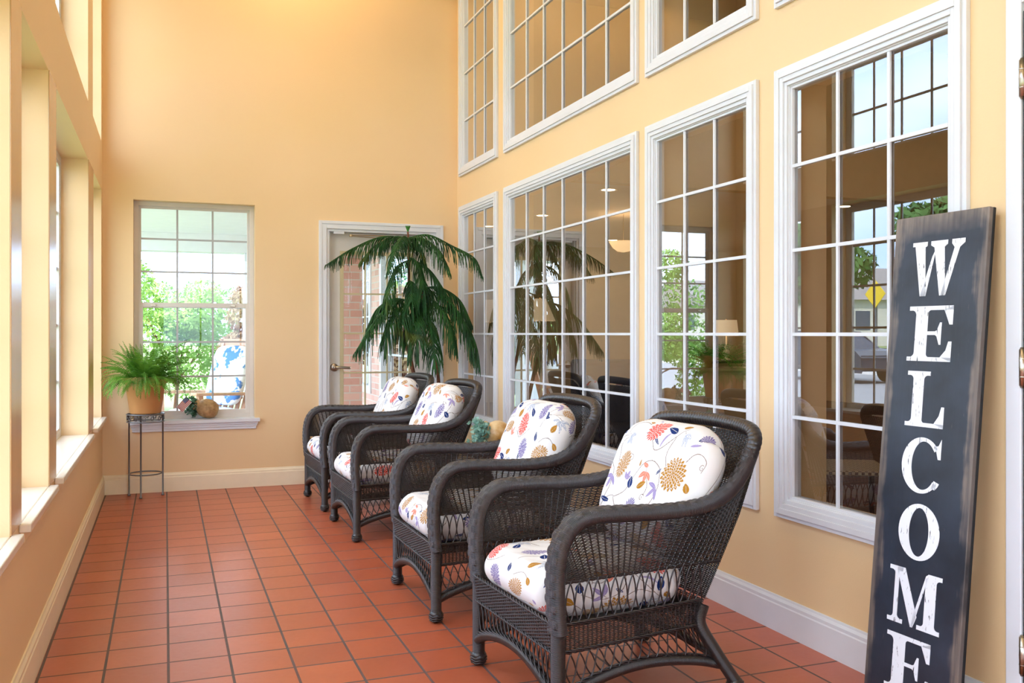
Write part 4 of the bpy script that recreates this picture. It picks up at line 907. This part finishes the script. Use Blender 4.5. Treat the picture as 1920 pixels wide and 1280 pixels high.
MB().tubes(np.array([[(1.762+.018*math.cos(a)*t-po.x, 6.95+.018*math.sin(a)*t-po.y, 1.975+.05*t) for t in np.linspace(0, 1, 5)] for a in np.arange(0, 6.2, .6)]), (.2, .3, .1), .003, None, 4, False).build('shoot', leaf_mat('fresh_shoot', (70, 140, 60), (90, 160, 70)), pn)

# ------------------------------------------------------------------ lobby behind the glass
M_['tan'] = simple('tan_lobby_wall', (206, 176, 128), .7, var=.03); M_['lobby_ceil'] = simple('lobby_ceiling_paint', (214, 204, 188), .8, var=.02)
M_['carpet'] = simple('patterned_carpet', (92, 60, 44), .95, var=.4, nscale=18); M_['darkwood'] = simple('dark_wood', (66, 40, 30), .35, var=.15)
M_['grass'] = simple('lawn_grass', (132, 150, 92), .9, var=.2, nscale=3); M_['asphalt'] = simple('asphalt', (150, 150, 152), .85, var=.08, nscale=2); M_['concrete'] = simple('porch_concrete', (206, 202, 196), .8, var=.05)
M_['brick'] = brick_mat(); M_['porch'] = simple('porch_ceiling_paint', (232, 232, 236), .7, var=.02)
LX0, LX1, LY0, LY1 = XR+TR, 11., -1.2, 15.
struct(MB().box(LX0, LX1, LY0, LY1, -.06, -.001).build('lobby_floor', M_['carpet'], smooth=False))
struct(MB().box(LX1, LX1+.15, LY0, LY1, -.02, ZC).build('lobby_wall_right', M_['tan'], smooth=False))
struct(MB().box(LX0-.15, LX1+.15, LY1, LY1+.15, -.02, ZC).build('lobby_wall_back', M_['tan'], smooth=False))
struct(MB().box(LX0-.15, LX1+.15, LY0-.15, LY0, -.02, ZC).build('lobby_wall_front', M_['tan'], smooth=False))
struct(MB().box(LX0, LX1, 8.5, 8.65, 2.75, ZC).build('lobby_wall_bulkhead', M_['tan'], smooth=False))
struct(MB().box(LX0, LX1, 8.65, LY1, 2.75, 2.85).build('lobby_ceiling_low', M_['lobby_ceil'], smooth=False))
struct(MB().box(LX0, LX1+.15, LY0-.15, LY1+.15, ZC, ZC+.15).build('lobby_ceiling_high', M_['lobby_ceil'], smooth=False))
EW = [(9.0, 10.5), (11.1, 12.6), (13.1, 14.6)]
struct(wall_grid('x', LX0-.15, LX0, YB+.151, LY1, -.02, ZC+.15, [(p, q, .5, 2.3) for p, q in EW]).build('exterior_wall_right', M_['brick'], smooth=False))
for p_, q_ in EW:
    w = window_empty((LX0-.15, (p_+q_)/2, .5)); ox, oy, oz = w.location; P = lambda d, y, z: (LX0-.15-d-ox, y-oy, z-oz)
    mb = MB(); rect_frame(mb, (p_-.04, q_+.04), (.46, 2.34), .09, -.06, .02, P); grid_bars(mb, (p_, q_), (.5, 2.3), [p_+(q_-p_)*i/4 for i in (1, 2, 3)], [.95, 1.4, 1.85], .02, -.03, -.02, P); mb.build('frame', M_['white'], w, smooth=False); pane(P, (p_, q_), (.5, 2.3), -.035, M_['glass_r'], w)
lit = emis('warm_light_lens', (1., .86, .66), 14.)
def add_light(name, ty, loc, power, col, size=.2, rot=(0, 0, 0), parent=None):
    l = bpy.data.lights.new(name, ty); l.energy = power; l.color = col
    if ty == 'AREA': l.shape = 'DISK'; l.size = size
    elif ty in ('POINT', 'SPOT'): l.shadow_soft_size = size
    o = bpy.data.objects.new(name, l); COL.objects.link(o); o.location = loc; o.rotation_euler = rot
    if parent: o.parent = parent
    return o
def downlight(x, y, z, power, label, size=.075, col=(1., .82, .6)):
    r = empty('ceiling_light', (x, y, z)); tag(r, label, 'ceiling light', None)
    MB().lathe([(size, -.001), (size+.03, -.006), (size+.03, -.0005), (size, -.0005)], 28).build('trim_ring', M_['white'], r)
    MB().lathe([(0, -.004), (size, -.003)], 24).build('lens', lit, r); add_light('lamp', 'SPOT', (0, 0, -.02), power, col, size, parent=r).data.spot_size = radians(150); return r
for x, y, lab in ((4.5, 8.95, 'round recessed ceiling light seen high in the widest lobby window'), (7.0, 13.75, 'small far recessed light left of the glowing pendant lamp'), (7.8, 9.1, 'round recessed ceiling light seen through the window behind the welcome board'),
                  (4.4, 12.6, 'recessed ceiling light seen through the narrow window in the corner'), (4.66, 11.2, 'dim recessed ceiling light over the bell shaped lamp')):
    downlight(x, y, 2.75, 55, lab)
for x, y in ((5., 1.5), (5., 5.), (8.5, 1.5), (8.5, 5.)): downlight(x, y, ZC, 110, 'recessed light in the high lobby ceiling', .09)['group'] = 'high lobby lights'
def table_lamp(name, loc, r0, r1, hs, hb, label, warm=True, floor=False):
    o = empty(name, loc); tag(o, label, 'lamp')
    MB().lathe([(0, 0), (.08, 0), (.085, .015), (.03, .035), (.018, .06), (.05, .10), (.055, .14), (.02, .19), (.03, .22), (.014, .25), (.010, hb)] if not floor else [(0, 0), (.14, 0), (.14, .02), (.02, .04), (.012, .3), (.012, hb)], 20).build('base', M_['brass'] if floor else simple('pale_ceramic', (222, 206, 176), .4), o)
    m = N('lit_lamp_shade'); m.set((.9, .75, .55), .8); m.b.inputs['Emission Color'].default_value = (1, .72, .42, 1); m.b.inputs['Emission Strength'].default_value = 1.0 if warm else .75
    MB().lathe([(r0, hb-.02), (r1, hb+hs)], 28).build('lamp_shade', m.m, o); MB().lathe([(0, hb+hs), (.01, hb+hs), (.012, hb+hs+.02), (0, hb+hs+.035)], 10).build('finial', M_['brass'], o)
    add_light('bulb', 'POINT', (0, 0, hb+hs*.5), 10, (1, .75, .5), .04, parent=o); return o
# half wall with planter, console and lamps
struct(MB().box(4.45, 5.9, 7.35, 7.55, 0, .84).box(4.42, 5.93, 7.32, 7.58, .84, .87).build('lobby_wall_half', M_['tan'], smooth=False))
t = empty('console_table', (8.62, 12.85, 0)); tag(t, 'dark wooden console table under the white shaded lamp in the lobby', 'table')
MB().box(-.6, .6, -.22, .22, .71, .75).build('table_top', M_['darkwood'], t, smooth=False, bevel=.004)
for sx_, sy_ in ((1, 1), (1, -1), (-1, 1), (-1, -1)): MB().box(sx_*.56-.025, sx_*.56+.025, sy_*.18-.025, sy_*.18+.025, 0, .71).build('leg', M_['darkwood'], t, smooth=False)
table_lamp('table_lamp', (8.62, 12.85, .7502), .20, .17, .24, .42, 'white drum shaded table lamp in the lobby seen through the third window')
table_lamp('floor_lamp', (5.35, 12.95, 0), .24, .09, .32, 1.40, 'lit bell shaped floor lamp deep in the lobby behind the pine reflection', True, True)
table_lamp('floor_lamp', (4.05, 11.6, 0), .20, .08, .28, 1.36, 'pale shaded floor lamp seen through the narrow corner window', False, True)
pe = empty('pendant_lamp', (5.6, 10.7, 2.749)); tag(pe, 'warm glowing bowl pendant lamp hanging from the low lobby ceiling', 'lamp')
MB().tube([(0, 0, 0), (0, 0, -.2), (0, 0, -.36)], .006, 6).build('rod', M_['brass'], pe)
MB().lathe([(0, -.50), (.08, -.485), (.14, -.44), (.19, -.36), (.18, -.36), (.13, -.43), (0, -.47)], 28).build('bowl', emis('glowing_bowl', (1, .66, .32), 2.5), pe)
add_light('bulb', 'POINT', (0, 0, -.38), 20, (1, .72, .42), .05, parent=pe)
def lobby_plant(loc, s, n, label):
    o = empty('leafy_plant', loc); tag(o, label, 'plant'); mb = MB()
    for i in range(n):
        a = i*2.4; el = radians(15+60*((i*7) % 10)/10); frond_mesh(mb, (.04*math.cos(a), .04*math.sin(a), .10), (math.cos(a)*math.cos(el), math.sin(a)*math.cos(el), math.sin(el)), s, 1.6, .04, 16, seed=i+900)
    mb.build('foliage', M_['fern'], o); MB().lathe([(0, 0), (.07, 0), (.09, .11), (0, .11)], 16).build('pot', M_['terracotta'], o)
lobby_plant((4.75, 7.45, .8705), .34, 34, 'green leafy plant on the lobby half wall, left one'); lobby_plant((5.5, 7.45, .8705), .34, 34, 'green leafy plant on the lobby half wall below the lamp')
# upholstered dark chair near the widest window
ac = empty('lounge_chair', (3.35, 6.6, 0), radians(-20)); tag(ac, 'dark blue upholstered lounge chair in the lobby behind the widest window', 'armchair'); nb = simple('navy_upholstery', (38, 46, 66), .8)
MB().box(-.34, .34, -.32, .34, .12, .34).build('base', nb, ac, bevel=.03); MB().box(-.27, .27, -.34, .22, .345, .46).build('seat_cushion', nb, ac, bevel=.04)
MB().prism([(.16, .30), (.36, .30), (.46, .93), (.40, .98), (.30, .95)], -.30, .30, lambda a, b, h: (h, a, b)).build('backrest', nb, ac, bevel=.03, smooth=False)
for sx_ in (-1, 1):
    MB().box(sx_*.36-.06, sx_*.36+.06, -.34, .34, .12, .62).build('arm', nb, ac, bevel=.04)
    for sy_ in (-.28, .28): MB().lathe([(0, 0), (.018, 0), (.028, .12), (0, .12)], 10, (sx_*.33, sy_, 0)).build('leg', M_['darkwood'], ac)
# cane chair behind the right hand window
cc = empty('cane_chair', (3.55, 4.15, 0), radians(60)); tag(cc, 'wooden cane seated chair in the lobby behind the window nearest the welcome board', 'chair')
m = N('woven_cane'); o = m.obj(); ck = m.node('ShaderNodeTexChecker'); ck.inputs['Scale'].default_value = 60; m.link(o, ck.inputs[0]); m.set(m.mix(ck.outputs['Fac'], S2L((200, 172, 128)), S2L((120, 86, 54))), .6); cane = m.m
MB().box(-.24, .24, -.22, .24, .43, .455).build('seat', cane, cc, smooth=False, bevel=.006)
mb = MB(); 
for k in range(9): mb.tube([(-.20+.05*k, .245+.0, .50), (-.20+.05*k, .30, .86)], .004, 5)
for k in range(8): mb.tube([(-.21, .25+.006*k, .54+.043*k), (.21, .25+.006*k, .54+.043*k)], .004, 5)
mb.build('backrest', cane, cc)
mb = MB(); mb.tube(spline([(-.24, .24, .46), (-.245, .28, .80), (-.20, .305, .90), (0, .31, .92), (.20, .305, .90), (.245, .28, .80), (.24, .24, .46)], 40), .016, 8); mb.build('back_frame', M_['darkwood'], cc)
for sx_, sy_ in ((-1, -.2), (1, -.2), (-1, .22), (1, .22)): MB().lathe([(0, 0), (.013, 0), (.019, .43), (0, .43)], 10, (sx_*.22, sy_, 0)).build('leg', M_['darkwood'], cc)

# ------------------------------------------------------------------ outside
struct(MB().box(-.7, 2.3, YB+.155, 13.2, -.10, -.02).build('porch_floor', M_['concrete'], smooth=False))
struct(MB().box(-1.0, 2.34, YB+.155, 13.2, 2.52, 2.62).box(-1.0, 2.34, 12.9, 13.2, 2.28, 2.519).build('porch_ceiling', M_['porch'], smooth=False))
def far_ground():
    xs = [-160, -60, -26, -18.0, -17.9, -6.6, -6.5, -3, 60]; zs = [.5, .5, .35, -.10, -.22, -.22, -.12, -.12, -.12]
    for i, nm, mt in ((0, 'ground_far', 'grass'), (1, 'ground_rise', 'grass'), (2, 'ground_verge', 'grass'), (3, 'ground_kerb', 'concrete'), (4, 'ground_road', 'asphalt'), (5, 'ground_kerb_near', 'concrete'), (6, 'ground_lawn', 'grass'), (7, 'ground_building', 'grass')):
        struct(MB().add([(xs[i], -90, zs[i]), (xs[i+1], -90, zs[i+1]), (xs[i+1], 160, zs[i+1]), (xs[i], 160, zs[i])], [(0, 1, 2, 3)]).build(nm, M_[mt], smooth=False))
far_ground()
LEAFS = [leaf_mat('shrub_leaf', (96, 140, 60), (150, 186, 96), rough=.6, sc=2), leaf_mat('tree_leaf', (66, 112, 52), (110, 150, 80), rough=.6, sc=1.2), leaf_mat('pink_shrub_leaf', (168, 120, 108), (196, 176, 128), rough=.6, sc=2)]
def blob_tree(name, loc, h, crown, n, size, mat, label, cat, group=None, trunk_r=.1, seed=0):
    g = np.random.default_rng(seed); o = empty(name, loc); tag(o, label, cat, group)
    nb_ = 14; cen = g.normal(size=(nb_, 3))*np.array([crown*.42, crown*.42, h*.20])+np.array([0, 0, h*.62]); rad = g.uniform(.28, .5, nb_)*crown
    k = g.integers(0, nb_, n); d = g.normal(size=(n, 3)); d /= np.linalg.norm(d, axis=1, keepdims=True); p = cen[k]+d*(rad[k]*g.uniform(.6, 1, n)**.5)[:, None]*np.array([1, 1, .8])
    p[:, 2] = np.maximum(p[:, 2], .05*h); u = g.normal(size=(n, 3)); u /= np.linalg.norm(u, axis=1, keepdims=True); w = np.cross(u, d); w /= np.linalg.norm(w, axis=1, keepdims=True)+1e-6
    s = size*g.uniform(.6, 1.2, n)[:, None]; V = np.stack([p-u*s, p+w*s*.45, p+u*s, p-w*s*.45], 1).reshape(-1, 3); F = np.arange(n*4).reshape(-1, 4)
    link('foliage', mesh_np('foliage', V, F, smooth=False), mat, o)
    mb = MB(); mb.tube(spline([(0, 0, -.05), (.02*h, 0, h*.3), (0, .02*h, h*.6)], 10), np.linspace(trunk_r, trunk_r*.5, 10), 8)
    for i in range(5): mb.tube(spline([(0, 0, h*.2), tuple(cen[i]*.5+np.array([0, 0, h*.2])), tuple(cen[i])], 8), np.linspace(trunk_r*.5, trunk_r*.15, 8), 5)
    mb.build('trunk', M_['bark'], o); return o
for i, (x, y, h, c, k) in enumerate([(-.9, 14.6, 1.5, .62, 1), (.15, 16.3, 2.3, 1.15, 0), (1.35, 14.6, 1.8, .62, 2), (-3.9, 15.2, 2.2, 1.2, 0), (-2.2, 21.5, 3.0, 1.6, 1)]):
    blob_tree('shrub', (x, y, -.12), h, c, 9000, .05, LEAFS[k], ['soft green shrub beyond the porch at the left of the back window', 'bright green rounded shrub in the middle of the back window', 'pinkish flowering shrub behind the rocking chair', 'green shrub at the porch corner outside the left wall', 'taller dark shrub far behind the porch'][i], 'shrub', 'shrubs beyond the porch', .04, 20+i)
for i, (x, y, h, c) in enumerate([(-30, 32, 7, 3.4), (-27, 39, 6, 2.8), (-54, 46, 10, 4.5), (-25.5, 26, 4.6, 2.2), (-36, 20, 9, 4), (-30, 4, 8, 4), (-33, 12, 8, 3.6), (-50, 34, 11, 5)]):
    blob_tree('tree', (x, y, .8), h, c, 5000, .28, LEAFS[1], 'leafy green tree on the far side of the road', 'tree', 'trees across the road', .2, 70+i)
def house(loc, rz, label):
    o = empty('house', loc, rz); tag(o, label, 'house')
    MB().box(-5, 5, -4, 4, 0, 3).build('wall', simple('pale_siding', (214, 208, 200), .8), o, smooth=False)
    MB().add([(-5.4, -4.4, 2.9), (5.4, -4.4, 2.9), (5.4, 4.4, 2.9), (-5.4, 4.4, 2.9), (-5.4, 0, 5.2), (5.4, 0, 5.2)], [(0, 1, 5, 4), (2, 3, 4, 5), (0, 4, 3, 3), (1, 2, 5, 5), (0, 3, 2, 1)]).build('roof', simple('grey_shingles', (150, 142, 138), .9), o, smooth=False)
    for x, y, ry in ((-3, -4, 0), (0, -4, 0), (3, -4, 0), (5, -2, 1), (5, 2, 1)):
        mb = MB(); mb.box(x-.5, x+.5, y-.02, y+.02, 1, 2.2) if not ry else mb.box(x-.02, x+.02, y-.5, y+.5, 1, 2.2); mb.build('window', simple('dark_window', (70, 80, 92), .1), o, smooth=False)
house((-37, 50, .4), radians(10), 'pale sided house across the road beside the yellow sign'); house((-40, 68, .5), radians(-12), 'farther pale house across the road')
sg_ = empty('road_sign', (-20, 27, -.05)); tag(sg_, 'yellow diamond road sign on a post across the road', 'sign')
MB().tube([(0, 0, 0), (0, 0, 1.5), (0, 0, 3.1)], .04, 8).build('post', M_['iron'], sg_)
MB().obox(Matrix.Translation((.06, 0, 2.7)) @ Matrix.Rotation(radians(45), 4, 'X'), .02, .75, .75).build('plate', simple('yellow_sign_paint', (240, 200, 30), .5), sg_, smooth=False, bevel=.02)
def car(loc, rz, rgb, label):
    o = empty('car', loc, rz); tag(o, label, 'car')
    side = [(-2.2, .35), (-2.25, .75), (-1.9, .92), (-1.0, .98), (-.4, 1.42), (1.0, 1.45), (1.75, 1.0), (2.2, .92), (2.28, .40)]
    V = [(a, s*.86*(1 if b < 1.0 else .84), b) for s in (-1, 1) for a, b in side]; n = len(side); mb = MB(); mb.add(V, [(i, (i+1) % n, n+(i+1) % n, n+i) for i in range(n)]+[(0, 1, 7, 8), (1, 2, 3, 7), (3, 4, 5, 6), (3, 6, 7, 7)]+[(n+8, n+7, n+1, n), (n+7, n+3, n+2, n+1), (n+6, n+5, n+4, n+3), (n+7, n+6, n+3, n+3)])
    mb.build('body', simple('car_paint', rgb, .25, .3), o, smooth=False, bevel=.05)
    dk = simple('car_glass', (30, 34, 40), .08)
    for s in (-1, 1):
        MB().add([(-.85, s*.80, 1.0), (1.5, s*.80, 1.0), (.95, s*.745, 1.38), (-.38, s*.745, 1.36)], [(0, 1, 2, 3)]).build('side_window', dk, o, smooth=False)
        for x in (-1.4, 1.45):
            MB().lathe([(0, -.11), (.20, -.11), (.33, -.09), (.34, 0), (.33, .09), (.2, .11), (0, .11)], 24, (x, s*.80, .34), Matrix.Rotation(pi/2, 4, 'X')).build('wheel', simple('tyre', (24, 24, 26), .7), o)
car((-14.2, 22.5, -.22), radians(90), (60, 66, 78), 'dark car parked on the road outside, mirrored in the window'); car((-15, 15.5, -.22), radians(90), (190, 194, 200), 'silver car on the road outside')
struct(MB().box(1.62, 1.84, 9.1, 9.32, -.02, 2.519).build('porch_column', M_['brick'], smooth=False))
struct(MB().box(-.7, -.4, 12.88, 13.18, -.02, 2.279).build('porch_column', M_['white'], smooth=False, bevel=.01)); struct(MB().box(1.0, 1.3, 12.88, 13.18, -.02, 2.279).build('porch_column', M_['white'], smooth=False, bevel=.01))
# rocking chair with blue and white cushions, faces left
rc = empty('rocking_chair', (.36, 9.3, -.02), radians(36)); tag(rc, 'wooden rocking chair with blue and white cushions outside the back window', 'rocking chair')
wd = simple('weathered_teak', (196, 150, 122), .6, var=.12, nscale=20)
for s in (-1, 1):
    y = s*.29
    MB().tube(spline([(-.48, y, .07), (-.2, y, .022), (.1, y, .018), (.4, y, .05), (.62, y, .12)], 24), .018, 8, rb=.02).build('rocker', wd, rc)
    MB().bar((-.27, y, .03), (-.29, y, .64), .04, .05).build('leg', wd, rc, smooth=False); MB().bar((.20, y, .03), (.47, y, 1.12), .04, .05).build('leg', wd, rc, smooth=False)
    MB().bar((-.38, y*1.05, .655), (.34, y*1.05, .625), .11, .028).build('arm', wd, rc, smooth=False, bevel=.01)
MB().bar((.47, -.30, 1.10), (.47, .30, 1.10), .03, .11).build('top_rail', wd, rc, smooth=False, bevel=.01)
for k in range(6): MB().bar((.26, -.22+.088*k, .45), (.45, -.22+.088*k, 1.08), .05, .014, (1, 0, 0)).build('slat', wd, rc, smooth=False)
MB().box(-.29, .24, -.28, .28, .37, .41).build('seat', wd, rc, smooth=False, bevel=.005)
m = N('blue_leaf_fabric'); o = m.obj(); f = m.noise(5.5, 3, o, .6); m.set(m.mix(m.ramp(f, .54, .57), S2L((232, 236, 242)), S2L((66, 120, 190))), .85); bf = m.m
def soft(name, M, a, b, c):
    mb = MB(); u = np.linspace(-pi/2, pi/2, 15); 
    prof = []
    n1, n2 = 32, 15; V = []
    for i in range(n2):
        ph = -pi/2+pi*i/(n2-1)
        for j in range(n1):
            th = 2*pi*j/n1; ce, se = math.cos(th), math.sin(th); cp, sp_ = math.cos(ph), math.sin(ph)
            V.append(tuple(M @ Vector((a*math.copysign(abs(ce)**.4, ce)*abs(cp)**.35, b*math.copysign(abs(se)**.4, se)*abs(cp)**.35, c*math.copysign(abs(sp_)**.8, sp_)))))
    mb.add(V, [(i*n1+j, i*n1+(j+1) % n1, (i+1)*n1+(j+1) % n1, (i+1)*n1+j) for i in range(n2-1) for j in range(n1)]); return mb.build(name, bf, rc)
soft('seat_cushion', Matrix.Translation((-.04, 0, .455)), .26, .25, .045); soft('back_cushion', Matrix.Translation((.27, 0, .80)) @ Matrix.Rotation(radians(-74), 4, 'Y'), .30, .25, .06)

# ------------------------------------------------------------------ light
def pendant_spot(x, y, power, label):
    r = downlight(x, y, ZC, power, label, .09, (1., .66, .34)); return r
for x, y in ((.95, 6.55), (.95, 4.2), (.95, 1.8), (.95, -.6)): pendant_spot(x, y, 160 if y > 5 else 100, 'recessed warm light in the high sunroom ceiling')['group'] = 'sunroom ceiling lights'
sun = add_light('sun', 'SUN', (5, -5, 20), 22.0, (1, .95, .88)); sun.data.angle = radians(2); sun.rotation_euler = (radians(28), radians(32), 0)
w = bpy.data.worlds.new('sky'); SC.world = w; w.use_nodes = True; nt = w.node_tree; bg = nt.nodes['Background']
tc = nt.nodes.new('ShaderNodeTexCoord'); nz = nt.nodes.new('ShaderNodeTexNoise'); nz.inputs['Scale'].default_value = 2.2; nz.inputs['Detail'].default_value = 5
mp = nt.nodes.new('ShaderNodeMapping'); mp.inputs['Scale'].default_value = (1, 1, 2.5); nt.links.new(tc.outputs['Generated'], mp.inputs[0]); nt.links.new(mp.outputs[0], nz.inputs['Vector'])
mr = nt.nodes.new('ShaderNodeMapRange'); mr.inputs['From Min'].default_value = .4; mr.inputs['From Max'].default_value = .6; nt.links.new(nz.outputs['Fac'], mr.inputs[0])
mx = nt.nodes.new('ShaderNodeMix'); mx.data_type = 'RGBA'; mx.inputs[6].default_value = (.46, .66, 1, 1); mx.inputs[7].default_value = (.84, .92, 1, 1); nt.links.new(mr.outputs[0], mx.inputs[0]); nt.links.new(mx.outputs[2], bg.inputs['Color'])
bg.inputs['Strength'].default_value = 15
SC.view_settings.view_transform = 'Standard'; SC.view_settings.look = 'None'; SC.view_settings.gamma = 1; SC.view_settings.use_curve_mapping = False; SC.view_settings.exposure = -.98
SC.cycles.use_denoising = True; SC.cycles.max_bounces = 12; SC.cycles.diffuse_bounces = 6; SC.cycles.transparent_max_bounces = 16; SC.cycles.sample_clamp_indirect = 6
